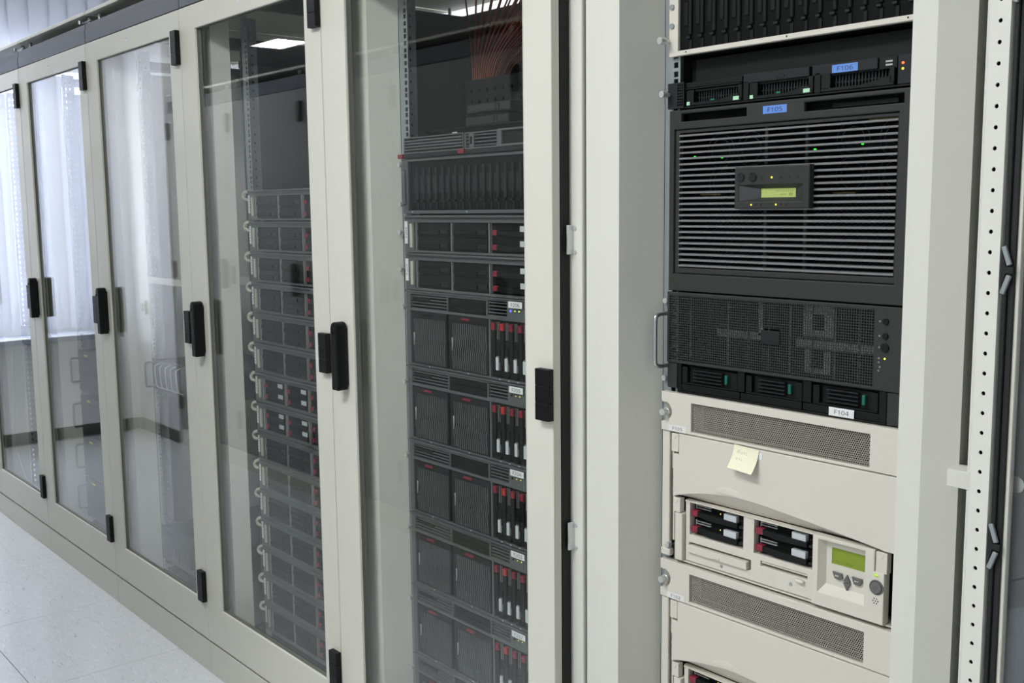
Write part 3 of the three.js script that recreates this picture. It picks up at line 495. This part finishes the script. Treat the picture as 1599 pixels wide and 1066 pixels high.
  obj('arch_slope', g('slope', () => {                                 // undercut face from the arched edge back down to the module
    const pos = [], yA = (x) => { const q = (t, a, b, d) => (1 - t) ** 2 * a + 2 * t * (1 - t) * b + t * t * d; for (let t = 0; t <= 1; t += 0.01) if (q(t, 0.0215, 0.12, 0.225) >= x) return q(t, 0.1205, 0.152, 0.143); for (let t = 0; t <= 1; t += 0.01) if (q(t, 0.225, 0.34, 0.4465) >= x) return q(t, 0.143, 0.133, 0.1195); return 0.1195; };
    for (let i = 0; i < 40; i++) { const a = 0.0215 + i * 0.0106, b = a + 0.0106, A = [a, yA(a), 0.0108], Bq = [b, yA(b), 0.0108], Cq = [b, 0.1168, -0.012], Dq = [a, 0.1168, -0.012]; pos.push(...Dq, ...Cq, ...Bq, ...Dq, ...Bq, ...A); }
    const q = new THREE.BufferGeometry(); q.setAttribute('position', new THREE.Float32BufferAttribute(pos, 3)); q.computeVertexNormals(); q.setAttribute('uv', new THREE.Float32BufferAttribute(new Float32Array(pos.length / 3 * 2), 2)); return q;
  }), beige, t);
  obj('finger_scoop', g('scoop', () => new THREE.SphereGeometry(1, 20, 10, Math.PI, Math.PI, 0, Math.PI / 2).scale(0.03, 0.0022, 0.013).rotateX(Math.PI / 2).translate(0.148, 0.1475, 0.012)), beige, t);
  // lower module
  const d0 = rect(0.0545, 0.1735, 0.0535, 0.1135), d1 = rect(0.196, 0.3145, 0.0535, 0.1135);
  obj('lower_module', g('module', () => [plate(rect(0.0455, 0.3175, 0.0035, 0.1155), [d0, d1, rect(0.0535, 0.1905, 0.0205, 0.039), rect(0.2105, 0.3035, 0.0345, 0.0435)], -0.012, 0.003, 0.001), RB(0.0455, 0.3175, 0.114, 0.1158, -0.01, 0.0055, 0.0006), RB(0.024, 0.4605, 0.0003, 0.0022, -0.012, 0.0065, 0.0008)]), beige, t);
  obj('module_post', g('post', () => [RB(0.0265, 0.0435, 0.002, 0.0905, -0.012, 0.0115, 0.0015), RB(0.0405, 0.045, 0.002, 0.1155, -0.012, -0.002, 0.001)]), beige, t);
  obj('bay_shade_backing', g('bays', () => [B(0.053, 0.316, 0.02, 0.115, -0.0335, -0.031), B(0.052, 0.192, 0.019, 0.0405, -0.0135, -0.0121), B(0.209, 0.305, 0.033, 0.045, -0.0135, -0.0121)]), jet, t);  // black plates close behind the drive slots stand in for shade
  for (const [x0, x1] of [[0.0555, 0.1725], [0.197, 0.3135]]) for (const k of [0, 1]) hotDrive(t, x0, x1, 0.0545 + k * 0.0292, 0.083 + k * 0.0292, x0 < 0.1);
  obj('optical_drive', g('cd', () => [RB(0.0545, 0.1845, 0.0212, 0.0348, -0.012, 0.0085, 0.0012), RB(0.112, 0.1275, 0.024, 0.0285, 0.0085, 0.0105, 0.0008), B(0.15, 0.154, 0.0262, 0.0274, 0.0085, 0.0088)]), beige, t);
  obj('floppy_drive', g('floppy', () => [RB(0.2115, 0.3025, 0.0393, 0.0428, -0.012, 0.001, 0.001), RB(0.283, 0.2995, 0.0265, 0.0325, 0.002, 0.009, 0.003)]), beige, t);
  obj('module_screw', g('mscrew', () => [disc(0.128, 0.0125, 0.003, 0.0036, 0.003), disc(0.272, 0.019, 0.003, 0.0036, 0.003)]), steel, t);
  // display module
  const lx0 = 0.3185, lx1 = 0.4455;
  const lm = obj('display_module', g('lcdm', () => [plate([[lx0, 0.0022], [lx1, 0.0022], [lx1, 0.0845], [0.4285, 0.0845], [0.4285, 0.1185], [lx0, 0.1185]], [rect(0.3295, 0.4125, 0.0255, 0.1125)], -0.004, 0.0135, 0.0015), plate(rect(0.329, 0.413, 0.025, 0.113), [rect(0.3465, 0.4065, 0.0735, 0.1005)], -0.004, 0.0005),
    plate([[0.0135, 0.0255], [0.0005, 0.0375], [0.0005, 0.0255]], [], 0.3295, 0.4125).rotateY(-Math.PI / 2).scale(1, 1, 1).translate(0.742, 0, 0)].slice(0, 2)), beige, t);
  const ramp = new THREE.BufferGeometry();                            // sloped sill and cheek of the display recess
  ramp.setAttribute('position', new THREE.Float32BufferAttribute([0.3295, 0.0255, 0.012, 0.4125, 0.0255, 0.012, 0.4125, 0.038, 0.0006, 0.3295, 0.0255, 0.012, 0.4125, 0.038, 0.0006, 0.3295, 0.038, 0.0006, 0.3295, 0.0255, 0.012, 0.337, 0.034, 0.0006, 0.337, 0.1125, 0.0006, 0.3295, 0.0255, 0.012, 0.337, 0.1125, 0.0006, 0.3295, 0.1125, 0.012], 3));
  ramp.computeVertexNormals(); ramp.setAttribute('uv', new THREE.Float32BufferAttribute(new Float32Array(24), 2));
  obj('recess_slope', ramp, beige, lm);
  flat('display', 0.3462, 0.4068, 0.0733, 0.1007, -0.0012, lcdMat, lm);
  const key = (pts) => plate(pts, [], 0.0005, 0.0045, 0.0008);
  obj('key', g('esc', () => key([[0.35, 0.062], [0.367, 0.062], [0.3685, 0.054], [0.3645, 0.0505], [0.3545, 0.0515]])), keyGrey, lm);
  obj('key', g('up', () => key([[0.3695, 0.051], [0.3825, 0.051], [0.3762, 0.0625]])), keyGrey, lm);
  obj('key', g('down', () => key([[0.3695, 0.0485], [0.3825, 0.0485], [0.3762, 0.037]].reverse())), keyGrey, lm);
  obj('key', g('enter', () => key([[0.3845, 0.062], [0.4025, 0.062], [0.403, 0.0555], [0.3985, 0.0505], [0.389, 0.0505]])), keyGrey, lm);
  flat('key_mark', 0.3538, 0.3642, 0.0545, 0.0592, 0.0048, escMat, lm); flat('key_mark', 0.3885, 0.3985, 0.0545, 0.0592, 0.0048, enterMat, lm);
  obj('power_light', g('plight', () => new THREE.SphereGeometry(1, 16, 8).scale(0.0042, 0.0024, 0.002).translate(0.4325, 0.0795, 0.0135)), ledDim, lm);
  obj('power_button', g('pbtn', () => [disc(0.4335, 0.0605, 0.013, 0.0162, 0.0098, 28, 0.009), new THREE.TorusGeometry(0.0108, 0.0013, 8, 32).translate(0.4335, 0.0605, 0.0138), new THREE.TorusGeometry(0.0028, 0.0003, 4, 14).translate(0.4335, 0.0605, 0.0164)]), keyGrey, lm);
  obj('sounder_hole', g('sound', () => [[0, 0], [1, 0], [0.5, 0.87], [-0.5, 0.87], [-1, 0], [-0.5, -0.87], [0.5, -0.87]].map(([x, y]) => disc(0.4325 + x * 0.0042, 0.0385 + y * 0.0042, 0.0134, 0.0137, 0.0011, 8))), jet, lm);
}
const lcdMat = printed('', { w: 256, h: 112, bg: '#74861f', sub: (g) => { g.fillStyle = '#56661a'; g.font = '24px monospace'; g.textAlign = 'left'; g.fillText('-MAIN MENU', 14, 92); } });
lcdMat.emissive.set('#6f8018').multiplyScalar(0.12);
const escMat = printed('ESC', { w: 96, h: 44, bg: '#5f605c', fg: '#e6e6e2', size: 30, stretch: 1.2, bold: true });
const enterMat = printed('', { w: 96, h: 44, bg: '#5f605c', sub: (g) => { g.strokeStyle = '#e6e6e2'; g.fillStyle = '#e6e6e2'; g.lineWidth = 5; g.beginPath(); g.moveTo(78, 8); g.lineTo(78, 24); g.lineTo(30, 24); g.stroke(); g.beginPath(); g.moveTo(14, 24); g.lineTo(34, 12); g.lineTo(34, 36); g.fill(); } });
{
  const a = thing('rack_server', 'beige server with a sticky note and label F103', 'server', [RX, 0.7935, RZ], 0, 'servers in the opened cabinet'); beigeServer(a, 'F103');
  const b = thing('rack_server', 'beige server without a note, labelled F102', 'server', [RX, 0.4785, RZ], 0, 'servers in the opened cabinet'); beigeServer(b, 'F102');
}
{                                                                      // sticky note, curling off the cover
  const g = new THREE.PlaneGeometry(0.052, 0.039, 12, 12), p = g.attributes.position;
  for (let i = 0; i < p.count; i++) { const v = 0.5 - p.getY(i) / 0.039, u = p.getX(i) / 0.052; p.setZ(i, 0.0008 + 0.017 * v * v + 0.002 * u * v); }
  g.computeVertexNormals(); g.userData.ready = true;
  const paper = printed('', { w: 256, h: 192, bg: '#e4e3c6', sub: (c) => { c.strokeStyle = 'rgba(150,150,135,0.75)'; c.lineWidth = 3; const s = (pts) => { c.beginPath(); c.moveTo(...pts[0]); for (const q of pts.slice(1)) c.lineTo(...q); c.stroke(); }; s([[40, 70], [48, 38], [56, 66], [66, 38], [70, 66]]); s([[86, 52], [96, 48], [98, 64], [86, 66], [84, 54]]); s([[112, 66], [112, 50], [124, 48], [126, 66]]); s([[140, 36], [140, 66], [150, 62]]); s([[46, 106], [62, 102], [60, 116], [46, 116]]); s([[78, 116], [84, 102], [90, 116]]); s([[104, 104], [104, 116], [116, 114]]); } });
  paper.side = THREE.DoubleSide;
  const n = obj('sticky_note', g, paper); tag(n, 'pale yellow sticky note curling off the beige server F103', 'note');
  n.position.set(0.343, 1.0125, RZ + 0.0128); n.rotation.z = -0.06;
  const tp = obj('clear_tape', B(0.0255, 0.0325, 0.004, 0.0155, 0.0002, 0.0005), white, n, 'white tape end');
}
// servers behind the glass of the cabinet with F202 to F208
const DX = -0.641;
function heavyServer(t, text, litBlue, firstTab) {                     // four units high: vents, two ribbed covers, five upright drives
  const h = 0.1785, g = (k, f) => once('heavy ' + k, f);
  chassis(t, h, 0.66);
  obj('front_frame', g('frame', () => [plate(rect(0.0005, 0.4815, 0.0005, h - 0.0005), [rect(0.019, 0.161, 0.137, 0.1685), rect(0.1655, 0.3025, 0.136, 0.1685), rect(0.308, 0.372, 0.1395, 0.1705), rect(0.018, 0.31, 0.005, 0.13), rect(0.3165, 0.466, 0.005, 0.13)], -0.002, 0.006, 0.0012), RB(0.001, 0.4815, h - 0.004, h - 0.0005, 0.004, 0.0095, 0.001)]), midGrey, t);
  obj('front_backing', g('back', () => B(0.0175, 0.467, 0.004, 0.172, -0.0035, -0.0022)), jet, t);
  obj('vent_bar', g('ventbar', () => { const a = []; for (let i = 0; i < 4; i++) a.push(RB(0.0195, 0.1605, 0.1415 + i * 0.0072, 0.1442 + i * 0.0072, -0.001, 0.0045, 0.001, 1)); for (let i = 0; i < 4; i++) a.push(RB(0.3085, 0.3715, 0.1435 + i * 0.0072, 0.146 + i * 0.0072, -0.001, 0.0045, 0.001, 1)); return a; }), midGrey, t);
  obj('floppy_drive', g('fd', () => [RB(0.026, 0.095, 0.154, 0.1615, -0.001, 0.006, 0.001), RB(0.03, 0.042, 0.1565, 0.16, 0.006, 0.0075, 0.0006)]), carbon, t);
  obj('bay_cover', g('bay', () => [RB(0.167, 0.301, 0.1375, 0.152, -0.002, 0.0045, 0.001), RB(0.167, 0.301, 0.1528, 0.167, -0.002, 0.0045, 0.001)]), carbonDark, t);
  for (const [k, x0] of [[0, 0.0195], [1, 0.168]]) {
    const x1 = x0 + 0.1395, c = obj('ribbed_cover', g('cov' + k, () => [plate(rect(x0, x1, 0.006, 0.129), [rect(x0 + 0.011, x1 - 0.006, 0.0085, 0.113)], -0.002, 0.006, 0.0012), B(x0 + 0.009, x1 - 0.004, 0.007, 0.114, -0.0018, -0.0005)]), carbon, t);
    obj('rib', g('rib' + k, () => { const a = []; for (let i = 0; i < 17; i++) { const x = x0 + 0.0145 + i * 0.0073, bend = (s) => -0.0028 * Math.sin(Math.min(1, Math.max(0, (s - 0.035) / 0.05)) * Math.PI * 2) ; for (let q = 0; q < 10; q++) { const y0 = 0.0085 + q * 0.01045, dx = (yy) => 0.003 * Math.exp(-(((yy - 0.068) / 0.014) ** 2)) - 0.003 * Math.exp(-(((yy - 0.045) / 0.014) ** 2)), xa = x + dx(y0), xb = x + dx(y0 + 0.01045); const pr = plate([[xa - 0.0013, y0], [xa + 0.0013, y0], [xb + 0.0013, y0 + 0.01045], [xb - 0.0013, y0 + 0.01045]], [], -0.0006, 0.0062); a.push(pr); } } return a; }), midGrey, c);
    obj('cover_tab', g('tab' + k, () => [RB(x0 + 0.05, x0 + 0.08, 0.1205, 0.1255, 0.004, 0.011, 0.0018)]), k === 0 && !firstTab ? carbonDark : red, c, k === 0 && !firstTab ? undefined : 'dark red tab');
    obj('finger_grip', g('grip' + k, () => [tube([[x0 + 0.0125, 0.05, 0.006], [x0 + 0.0165, 0.058, 0.0085], [x0 + 0.0165, 0.07, 0.0085], [x0 + 0.0125, 0.079, 0.006]], 0.0018, 14, 6)]), wire, c);
  }
  for (let i = 0; i < 5; i++) {
    const d = obj('disk_drive', g('drv', () => [RB(0, 0.0275, 0.006, 0.1285, -0.002, 0.0015, 0.001), RB(0.003, 0.0125, 0.02, 0.106, 0.001, 0.0065, 0.002), RB(0.0145, 0.026, 0.038, 0.07, 0.001, 0.0035, 0.001), RB(0.014, 0.027, 0.006, 0.013, 0.001, 0.0055, 0.001)]), carbonDark, t);
    d.position.x = 0.3185 + i * 0.0297;
    obj('drive_latch', g('dl', () => [RB(0.0025, 0.0135, 0.108, 0.121, 0.001, 0.008, 0.001), RB(0.0025, 0.0145, 0.12, 0.1235, 0.001, 0.0095, 0.001)]), i === 1 ? redBright : red, d, 'red latch');
    obj('guide_wire', g('gw', () => [B(0.0165, 0.0174, 0.088, 0.1255, 0.001, 0.0025), B(0.0218, 0.0227, 0.088, 0.1255, 0.001, 0.0025)]), wire, d);
    obj('drive_label', g('lab', () => B(0.0148, 0.0242, 0.022, 0.0495, 0.001, 0.006)), labelGrey, d);
    obj('drive_light', g('dlt', () => [B(0.0165, 0.018, 0.0505, 0.052, 0.001, 0.0042), B(0.0215, 0.023, 0.0505, 0.052, 0.001, 0.0042)]), white, d);
  }
  flat('name_label', 0.382, 0.4265, 0.1595, 0.1732, 0.0101, printed(text, { size: 54, stretch: 1.45, fg: '#17181a' }), t);
  obj('status_light', g('sl', () => disc(0.3855, 0.1525, 0.0055, 0.0072, 0.0024, 12)), litBlue ? ledBlue : ledOff, t);
  obj('status_light', g('sl2', () => [disc(0.3995, 0.153, 0.0055, 0.007, 0.0012, 8), disc(0.4125, 0.153, 0.0055, 0.007, 0.0014, 8)]), litBlue ? ledGreen : ledYellow, t);
  obj('bottom_tag', g('bt', () => [0.09, 0.235, 0.345, 0.375, 0.405].map((x) => B(x, x + 0.004, 0.0015, 0.004, 0.006, 0.0066))), labelGrey, t);
  obj('thumb_screw', g('ts', () => [disc(-0.0055, 0.137, 0, 0.009, 0.0032, 14), disc(-0.0055, 0.137, 0.009, 0.014, 0.0058, 18)]), chrome, t);
}
[['F206', 1.0715, true, false], ['F205', 0.892, false, true], ['F204', 0.7125, false, true], ['F203', 0.533, false, true], ['F202', 0.3535, false, true], ['', 0.174, false, true]].forEach(([text, y, lit, tab]) => {
  const label = text ? `dark server with ribbed covers and red latched drives, labelled ${text}` : 'dark ribbed server at the bottom of the cabinet, under the one labelled F202';
  heavyServer(thing('rack_server', label, 'server', [DX, y, DZ], 0, 'ribbed servers behind glass'), text, lit, tab);
});
function slimServer(t, tagMat, { loop = false, filled = false } = {}) { // two units high
  const h = 0.0865, g = (k, f) => once('slim ' + k, f);
  chassis(t, h, 0.64);
  const cols = [[0.052, 0.173], [0.187, 0.309], [0.3205, 0.4635]];
  obj('front_frame', g('frame', () => [plate(rect(0.0005, 0.4815, 0.0005, h - 0.0005), [rect(0.0405, 0.4665, 0.0055, 0.0695)], -0.002, 0.0055, 0.0012), RB(0.012, 0.4815, h - 0.0055, h - 0.0005, 0.003, 0.0125, 0.0015), RB(0.012, 0.4815, 0.0005, 0.004, 0.003, 0.0105, 0.0012)]), midGrey, t);
  obj('front_backing', g('back', () => B(0.0395, 0.4675, 0.0045, 0.071, -0.0035, -0.0021)), jet, t);
  obj('pull_tab', g('pull', () => RB(0.0265, 0.0365, 0.012, 0.067, 0.005, 0.0095, 0.001)), pull, t, 'pale pull-out tag');
  if (tagMat) flat('name_label', 0.0025, 0.0145, 0.0205, 0.0725, 0.0062, tagMat, t);
  cols.forEach(([x0, x1], c) => {
    const drives = c === 2 || filled;
    obj('divider', g('div' + c, () => B(x0 - 0.0052, x0 - 0.0028, 0.006, 0.069, -0.002, 0.006)), wire, t);
    if (drives) for (const k of [0, 1]) hotDrive(t, x0, Math.min(x1, x0 + 0.1425), 0.0065 + k * 0.0312, 0.037 + k * 0.0312, false);
    else for (const k of [0, 1]) {
      const b = obj('bay_blank', g('blank' + c + k, () => [RB(x0, x1, 0.0065 + k * 0.0312, 0.0365 + k * 0.0312, -0.002, 0.003, 0.0012), RB(x0 + 0.002, x0 + 0.085, 0.012 + k * 0.0312, 0.0215 + k * 0.0312, 0.002, 0.006, 0.0015)]), carbonDark, t);
      obj('blank_clip', g('clip' + c + k, () => RB(x1 - 0.034, x1 - 0.003, 0.013 + k * 0.0312, 0.0235 + k * 0.0312, 0.002, 0.005, 0.0015)), carbon, b);
    }
  });
  if (loop) obj('ear_loop', g('loop', () => tube([[0.005, 0.0835, 0.006], [-0.001, 0.082, 0.012], [-0.007, 0.076, 0.014], [-0.0085, 0.069, 0.014], [-0.004, 0.0615, 0.012], [0.005, 0.059, 0.006]], 0.0048, 24, 8)), pull, t, 'pale curved ear loop');
  else obj('thumb_screw', g('ts', () => [disc(-0.0105, 0.0475, 0, 0.009, 0.0034, 14), disc(-0.0105, 0.0475, 0.009, 0.014, 0.0062, 18)]), chrome, t);
}
slimServer(thing('slim_server', 'slim server with an upright white label F208', 'server', [DX, 1.3375, DZ], 0, 'slim servers above F206'), printed('F208', { w: 48, h: 200, size: 36, stretch: 1.3, down: true }));
slimServer(thing('slim_server', 'slim server with an upright white label F207', 'server', [DX, 1.2505, DZ], 0, 'slim servers above F206'), printed('F207', { w: 48, h: 200, size: 36, stretch: 1.3, down: true }));
{
  const t = thing('disk_shelf', 'dark drive shelf with upright drives above server F208', 'disk array', [DX, 1.4275, DZ]);
  diskShelf(t, 0.1255, [midGrey, carbon, white, carbon], 17, 0.0335, 0.0243, 0.0075);
  obj('ear_bar', [RB(0, 0.013, 0.022, 0.1, 0.006, 0.012, 0.004)], midGrey, t);
  for (const y of [0.022, 0.113]) thumbScrew(t, -0.006, y, 0.0062, 0.014);
}
{
  const t = thing('tape_library', 'flat grey unit with louvred front and red pull tabs', 'rack unit', [DX, 1.5535, DZ]);
  chassis(t, 0.048, 0.5, carbonDark);
  obj('louvre_backing', B(0.005, 0.2315, 0.0115, 0.048, -0.003, 0.001), jet, t);
  obj('louvre_panel', [plate(rect(0.005, 0.2315, 0.0115, 0.048), [rect(0.008, 0.2285, 0.0145, 0.0455)], -0.002, 0.005)].concat([...Array(4)].map((_, i) => RB(0.007, 0.2295, 0.0178 + i * 0.0066, 0.0218 + i * 0.0066, 0.001, 0.0075, 0.0015, 1))), midGrey, t);
  const v = []; for (let r = 0; r < 4; r++) { v.push(RB(0.268, 0.343, 0.017 + r * 0.0072, 0.0195 + r * 0.0072, 0, 0.004, 0.0008, 1)); for (let i = 0; i < 2 && r < 4; i++) v.push(RB(0.239 + i * 0.006, 0.2425 + i * 0.006, 0.017 + r * 0.0072, 0.0205 + r * 0.0072, 0, 0.004, 0.0008, 1)); }
  obj('port_backing', B(0.234, 0.347, 0.0115, 0.047, -0.003, 0.0005), jet, t);
  obj('port_panel', [plate(rect(0.234, 0.347, 0.0115, 0.047), [rect(0.238, 0.3435, 0.0148, 0.0445)], -0.002, 0.004), RB(0.25, 0.266, 0.014, 0.045, 0, 0.004, 0.001)].concat(v), midGrey, t);
  obj('port', RB(0.254, 0.261, 0.022, 0.038, 0.003, 0.0046, 0.001), jet, t);
  obj('end_module', [plate(rect(0.349, 0.4815, 0.0115, 0.048), [rect(0.362, 0.477, 0.0165, 0.0435)], -0.003, 0.007, 0.0012), B(0.36, 0.478, 0.0155, 0.0445, -0.002, 0.001)], midGrey, t);
  obj('display_window', B(0.3625, 0.4765, 0.017, 0.043, 0.001, 0.0022), carbonDark, t);
  obj('pull_tray', [RB(0.004, 0.22, 0.0015, 0.0105, -0.003, 0.011, 0.002), RB(0.2355, 0.4815, 0.0015, 0.0105, -0.003, 0.011, 0.002)], carbon, t);
  obj('pull_tab', [RB(-0.006, 0.0125, 0.001, 0.0105, 0, 0.016, 0.0015), RB(0.2235, 0.245, 0.0025, 0.012, 0, 0.016, 0.0015)], red, t, 'dark red pull tab');
  obj('label_plate', RB(0.11, 0.128, 0.0485, 0.058, -0.06, -0.057, 0.001), pull, t);
}
{                                                                      // shelf with two small converters above it
  const s = thing('rack_shelf', 'dark rack shelf under two small grey converter boxes', 'shelf', [DX, 1.6195, -0.14]);
  obj('tray', [B(-0.0095, 0.4915, 0, 0.003, -0.4, -0.05)], carbonDark, s); obj('side_flange', B(-0.012, -0.0097, -0.015, 0.003, -0.4, -0.05), carbonDark, s); obj('side_flange', B(0.4917, 0.494, -0.015, 0.003, -0.4, -0.05), carbonDark, s);
  const box = (y, x, label) => { const c = thing('converter_box', label, 'converter', [x, y, -0.2], 0, 'converter boxes on the shelf');
    obj('body', [RB(0, 0.152, 0, 0.0205, -0.085, 0, 0.0015)], carbon, c); obj('front_plate', [RB(0.002, 0.102, 0.0025, 0.018, 0, 0.002, 0.001), RB(0.106, 0.112, 0.0025, 0.018, 0, 0.002, 0.001), RB(0.116, 0.15, 0.0025, 0.018, 0, 0.002, 0.001)], charcoal, c); };
  box(1.6227, -0.508, 'small grey converter box, lower of two on the shelf'); box(1.6503, -0.502, 'small grey converter box, upper of two on the shelf');
  tag(obj('spacer_pad', [RB(-0.495, -0.365, 1.6434, 1.6501, -0.28, -0.205, 0.002)], jet), 'black pad between the two small converter boxes', 'pad');
  const pp = thing('patch_panel', 'dark punched patch box on the shelf where the orange cables end', 'patch panel', [DX, 1.6227, -0.3]);
  const ph = []; for (let r = 0; r < 4; r++) for (let k = 0; k < 15; k++) ph.push(rect(0.025 + k * 0.03, 0.032 + k * 0.03, 0.015 + r * 0.025, 0.023 + r * 0.025));
  obj('face', plate(rect(0.002, 0.48, 0, 0.121), ph, -0.004, 0, 0.0008), carbonDark, pp); obj('body', B(0.004, 0.478, 0.001, 0.12, -0.2, -0.006), jet, pp);
}
{                                                                      // orange fibre cables dropping from the cabinet roof
  for (let i = 0; i < 44; i++) {
    const k = i % 11, r = Math.floor(i / 11), f = k / 10 - 0.5, xs = -0.47 + 0.55 * f + 0.012 * (rnd() - 0.5), zs = -0.38 - 0.13 * r, xe = -0.6 + 0.075 * f + 0.0018 * r, ze = -0.325 - 0.014 * r;
    const P = (t, y) => [xe + (xs - xe) * t, y, ze + (zs - ze) * t];
    const c = obj('fibre_cable', tube([P(1, 2.1), P(0.86, 2.03 + 0.012 * r), P(0.55, 1.94), P(0.3, 1.875), P(0.12, 1.82), P(0.03, 1.78), P(0, 1.7445)], 0.0024, 40, 6), i % 3 ? orange : orangeDark);
    tag(c, 'thin orange fibre cable dropping from the cabinet roof', 'cable', 'orange fibre cables');
  }
}
// the stack of fifteen slim servers
const ords = ['topmost', 'second', 'third', 'fourth', 'fifth', 'sixth', 'seventh', 'eighth', 'ninth', 'tenth', 'eleventh', 'twelfth', 'thirteenth', 'fourteenth', 'fifteenth'];
const EX = -1.441;
let protoPlain, protoFull;
for (let i = 0; i < 15; i++) {
  const full = i === 6 || i === 7, p = [EX, 1.4985 - 0.0889 * i - 0.0878, DZ];
  const label = `slim server with a pale ear loop, ${ords[i]} ${i ? 'from the top ' : ''}in the stack of fifteen`;
  if (full ? protoFull : protoPlain) { dup(full ? protoFull : protoPlain, p, 0, label); continue; }
  const t = thing('slim_server', label, 'server', p, 0, 'stack of fifteen slim servers');
  slimServer(t, smallPrint, { loop: true, filled: full });
  if (full) protoFull = t; else protoPlain = t;
}
// what stands in the three far cabinets
{
  const s = thing('rack_shelf', 'pale rack shelf at half height in the mostly empty cabinet', 'shelf', [-2.241, 1.192, DZ]);
  obj('tray', [B(0.021, 0.461, 0, 0.003, -0.5, -0.003), RB(0, 0.482, -0.002, 0.02, -0.001, 0.003, 0.001)], paintPost, s);
  const k = thing('patch_panel', 'grey patch unit with a silver loop handle, under the pale shelf', 'patch panel', [-2.241, 0.812, DZ]);
  obj('face', [RB(0, 0.482, 0, 0.1095, -0.001, 0.004, 0.0015)], midGrey, k); obj('body', B(0.022, 0.46, 0.003, 0.106, -0.3, -0.002), carbon, k);
  obj('rack_handle', tube([[0.014, 0.098, 0.003], [0.014, 0.098, 0.03], [0.014, 0.09, 0.036], [0.014, 0.02, 0.036], [0.014, 0.012, 0.03], [0.014, 0.012, 0.003]], 0.004, 30, 8), steel, k);
  for (let i = 0; i < 5; i++) obj('cable_loop', tube([[0.07 + i * 0.045, 0.1, 0.003], [0.065 + i * 0.045, 0.09, 0.02], [0.085 + i * 0.045, 0.055, 0.028], [0.075 + i * 0.045, 0.02, 0.02], [0.08 + i * 0.045, 0.01, 0.003]], 0.002, 24, 6), labelGrey, k);
  const b = thing('rack_server', 'grey server with slotted front at the bottom of the mostly empty cabinet', 'server', [-2.241, 0.186, DZ]);
  obj('chassis', RB(0.0215, 0.4605, 0.002, 0.129, -0.6, -0.002, 0.002), midGrey, b);
  const sl = []; for (let i = 0; i < 12; i++) sl.push(rect(0.05 + i * 0.034, 0.066 + i * 0.034, 0.018, 0.062));
  obj('front_plate', plate(rect(0, 0.482, 0, 0.1295), sl, -0.001, 0.005, 0.001), midGrey, b);
  [0.7075, 0.518, 0.345, 0.17].forEach((y, i) => {
    const u = thing('rack_unit', `black unit with loop handles, ${['topmost', 'second from the top', 'third from the top', 'lowest'][i]} of four behind the glass`, 'rack unit', [-3.041, y, DZ], 0, 'four handled units');
    obj('face', [RB(0, 0.482, 0, 0.1705, -0.001, 0.005, 0.002), RB(0.06, 0.43, 0.03, 0.07, 0.004, 0.008, 0.002), RB(0.06, 0.43, 0.09, 0.14, 0.004, 0.008, 0.002)], carbon, u);
    obj('body', B(0.022, 0.46, 0.003, 0.168, -0.5, -0.002), carbonDark, u);
    for (const x of [0.012, 0.47]) obj('rack_handle', tube([[x, 0.135, 0.004], [x, 0.135, 0.034], [x, 0.127, 0.04], [x, 0.046, 0.04], [x, 0.038, 0.034], [x, 0.038, 0.004]], 0.0045, 30, 8), steel, u, 'silver loop handle');
    obj('sticker', B(0.075, 0.115, 0.148, 0.156, 0.005, 0.0056), yellowTag, u, 'yellow sticker');
  });
  const q = thing('rack_unit', 'dark unit with a white cable plugged into it, in the end cabinet', 'rack unit', [-3.841, 0.83, DZ]);
  obj('face', RB(0, 0.482, 0, 0.085, -0.001, 0.004, 0.0015), carbon, q); obj('body', B(0.022, 0.46, 0.003, 0.082, -0.4, -0.002), carbonDark, q);
  tag(obj('network_cable', tube([[-3.75, 0.86, DZ + 0.0045], [-3.75, 0.855, -0.06], [-3.765, 0.75, -0.05], [-3.83, 0.6, -0.06], [-3.86, 0.45, -0.06], [-3.84, 0.33, -0.06], [-3.76, 0.2, -0.07], [-3.72, 0.1185, -0.14]], 0.0035, 60, 8), whiteCable), 'loose white network cable hanging in the end cabinet', 'cable');
}
renderer.render(scene, camera);
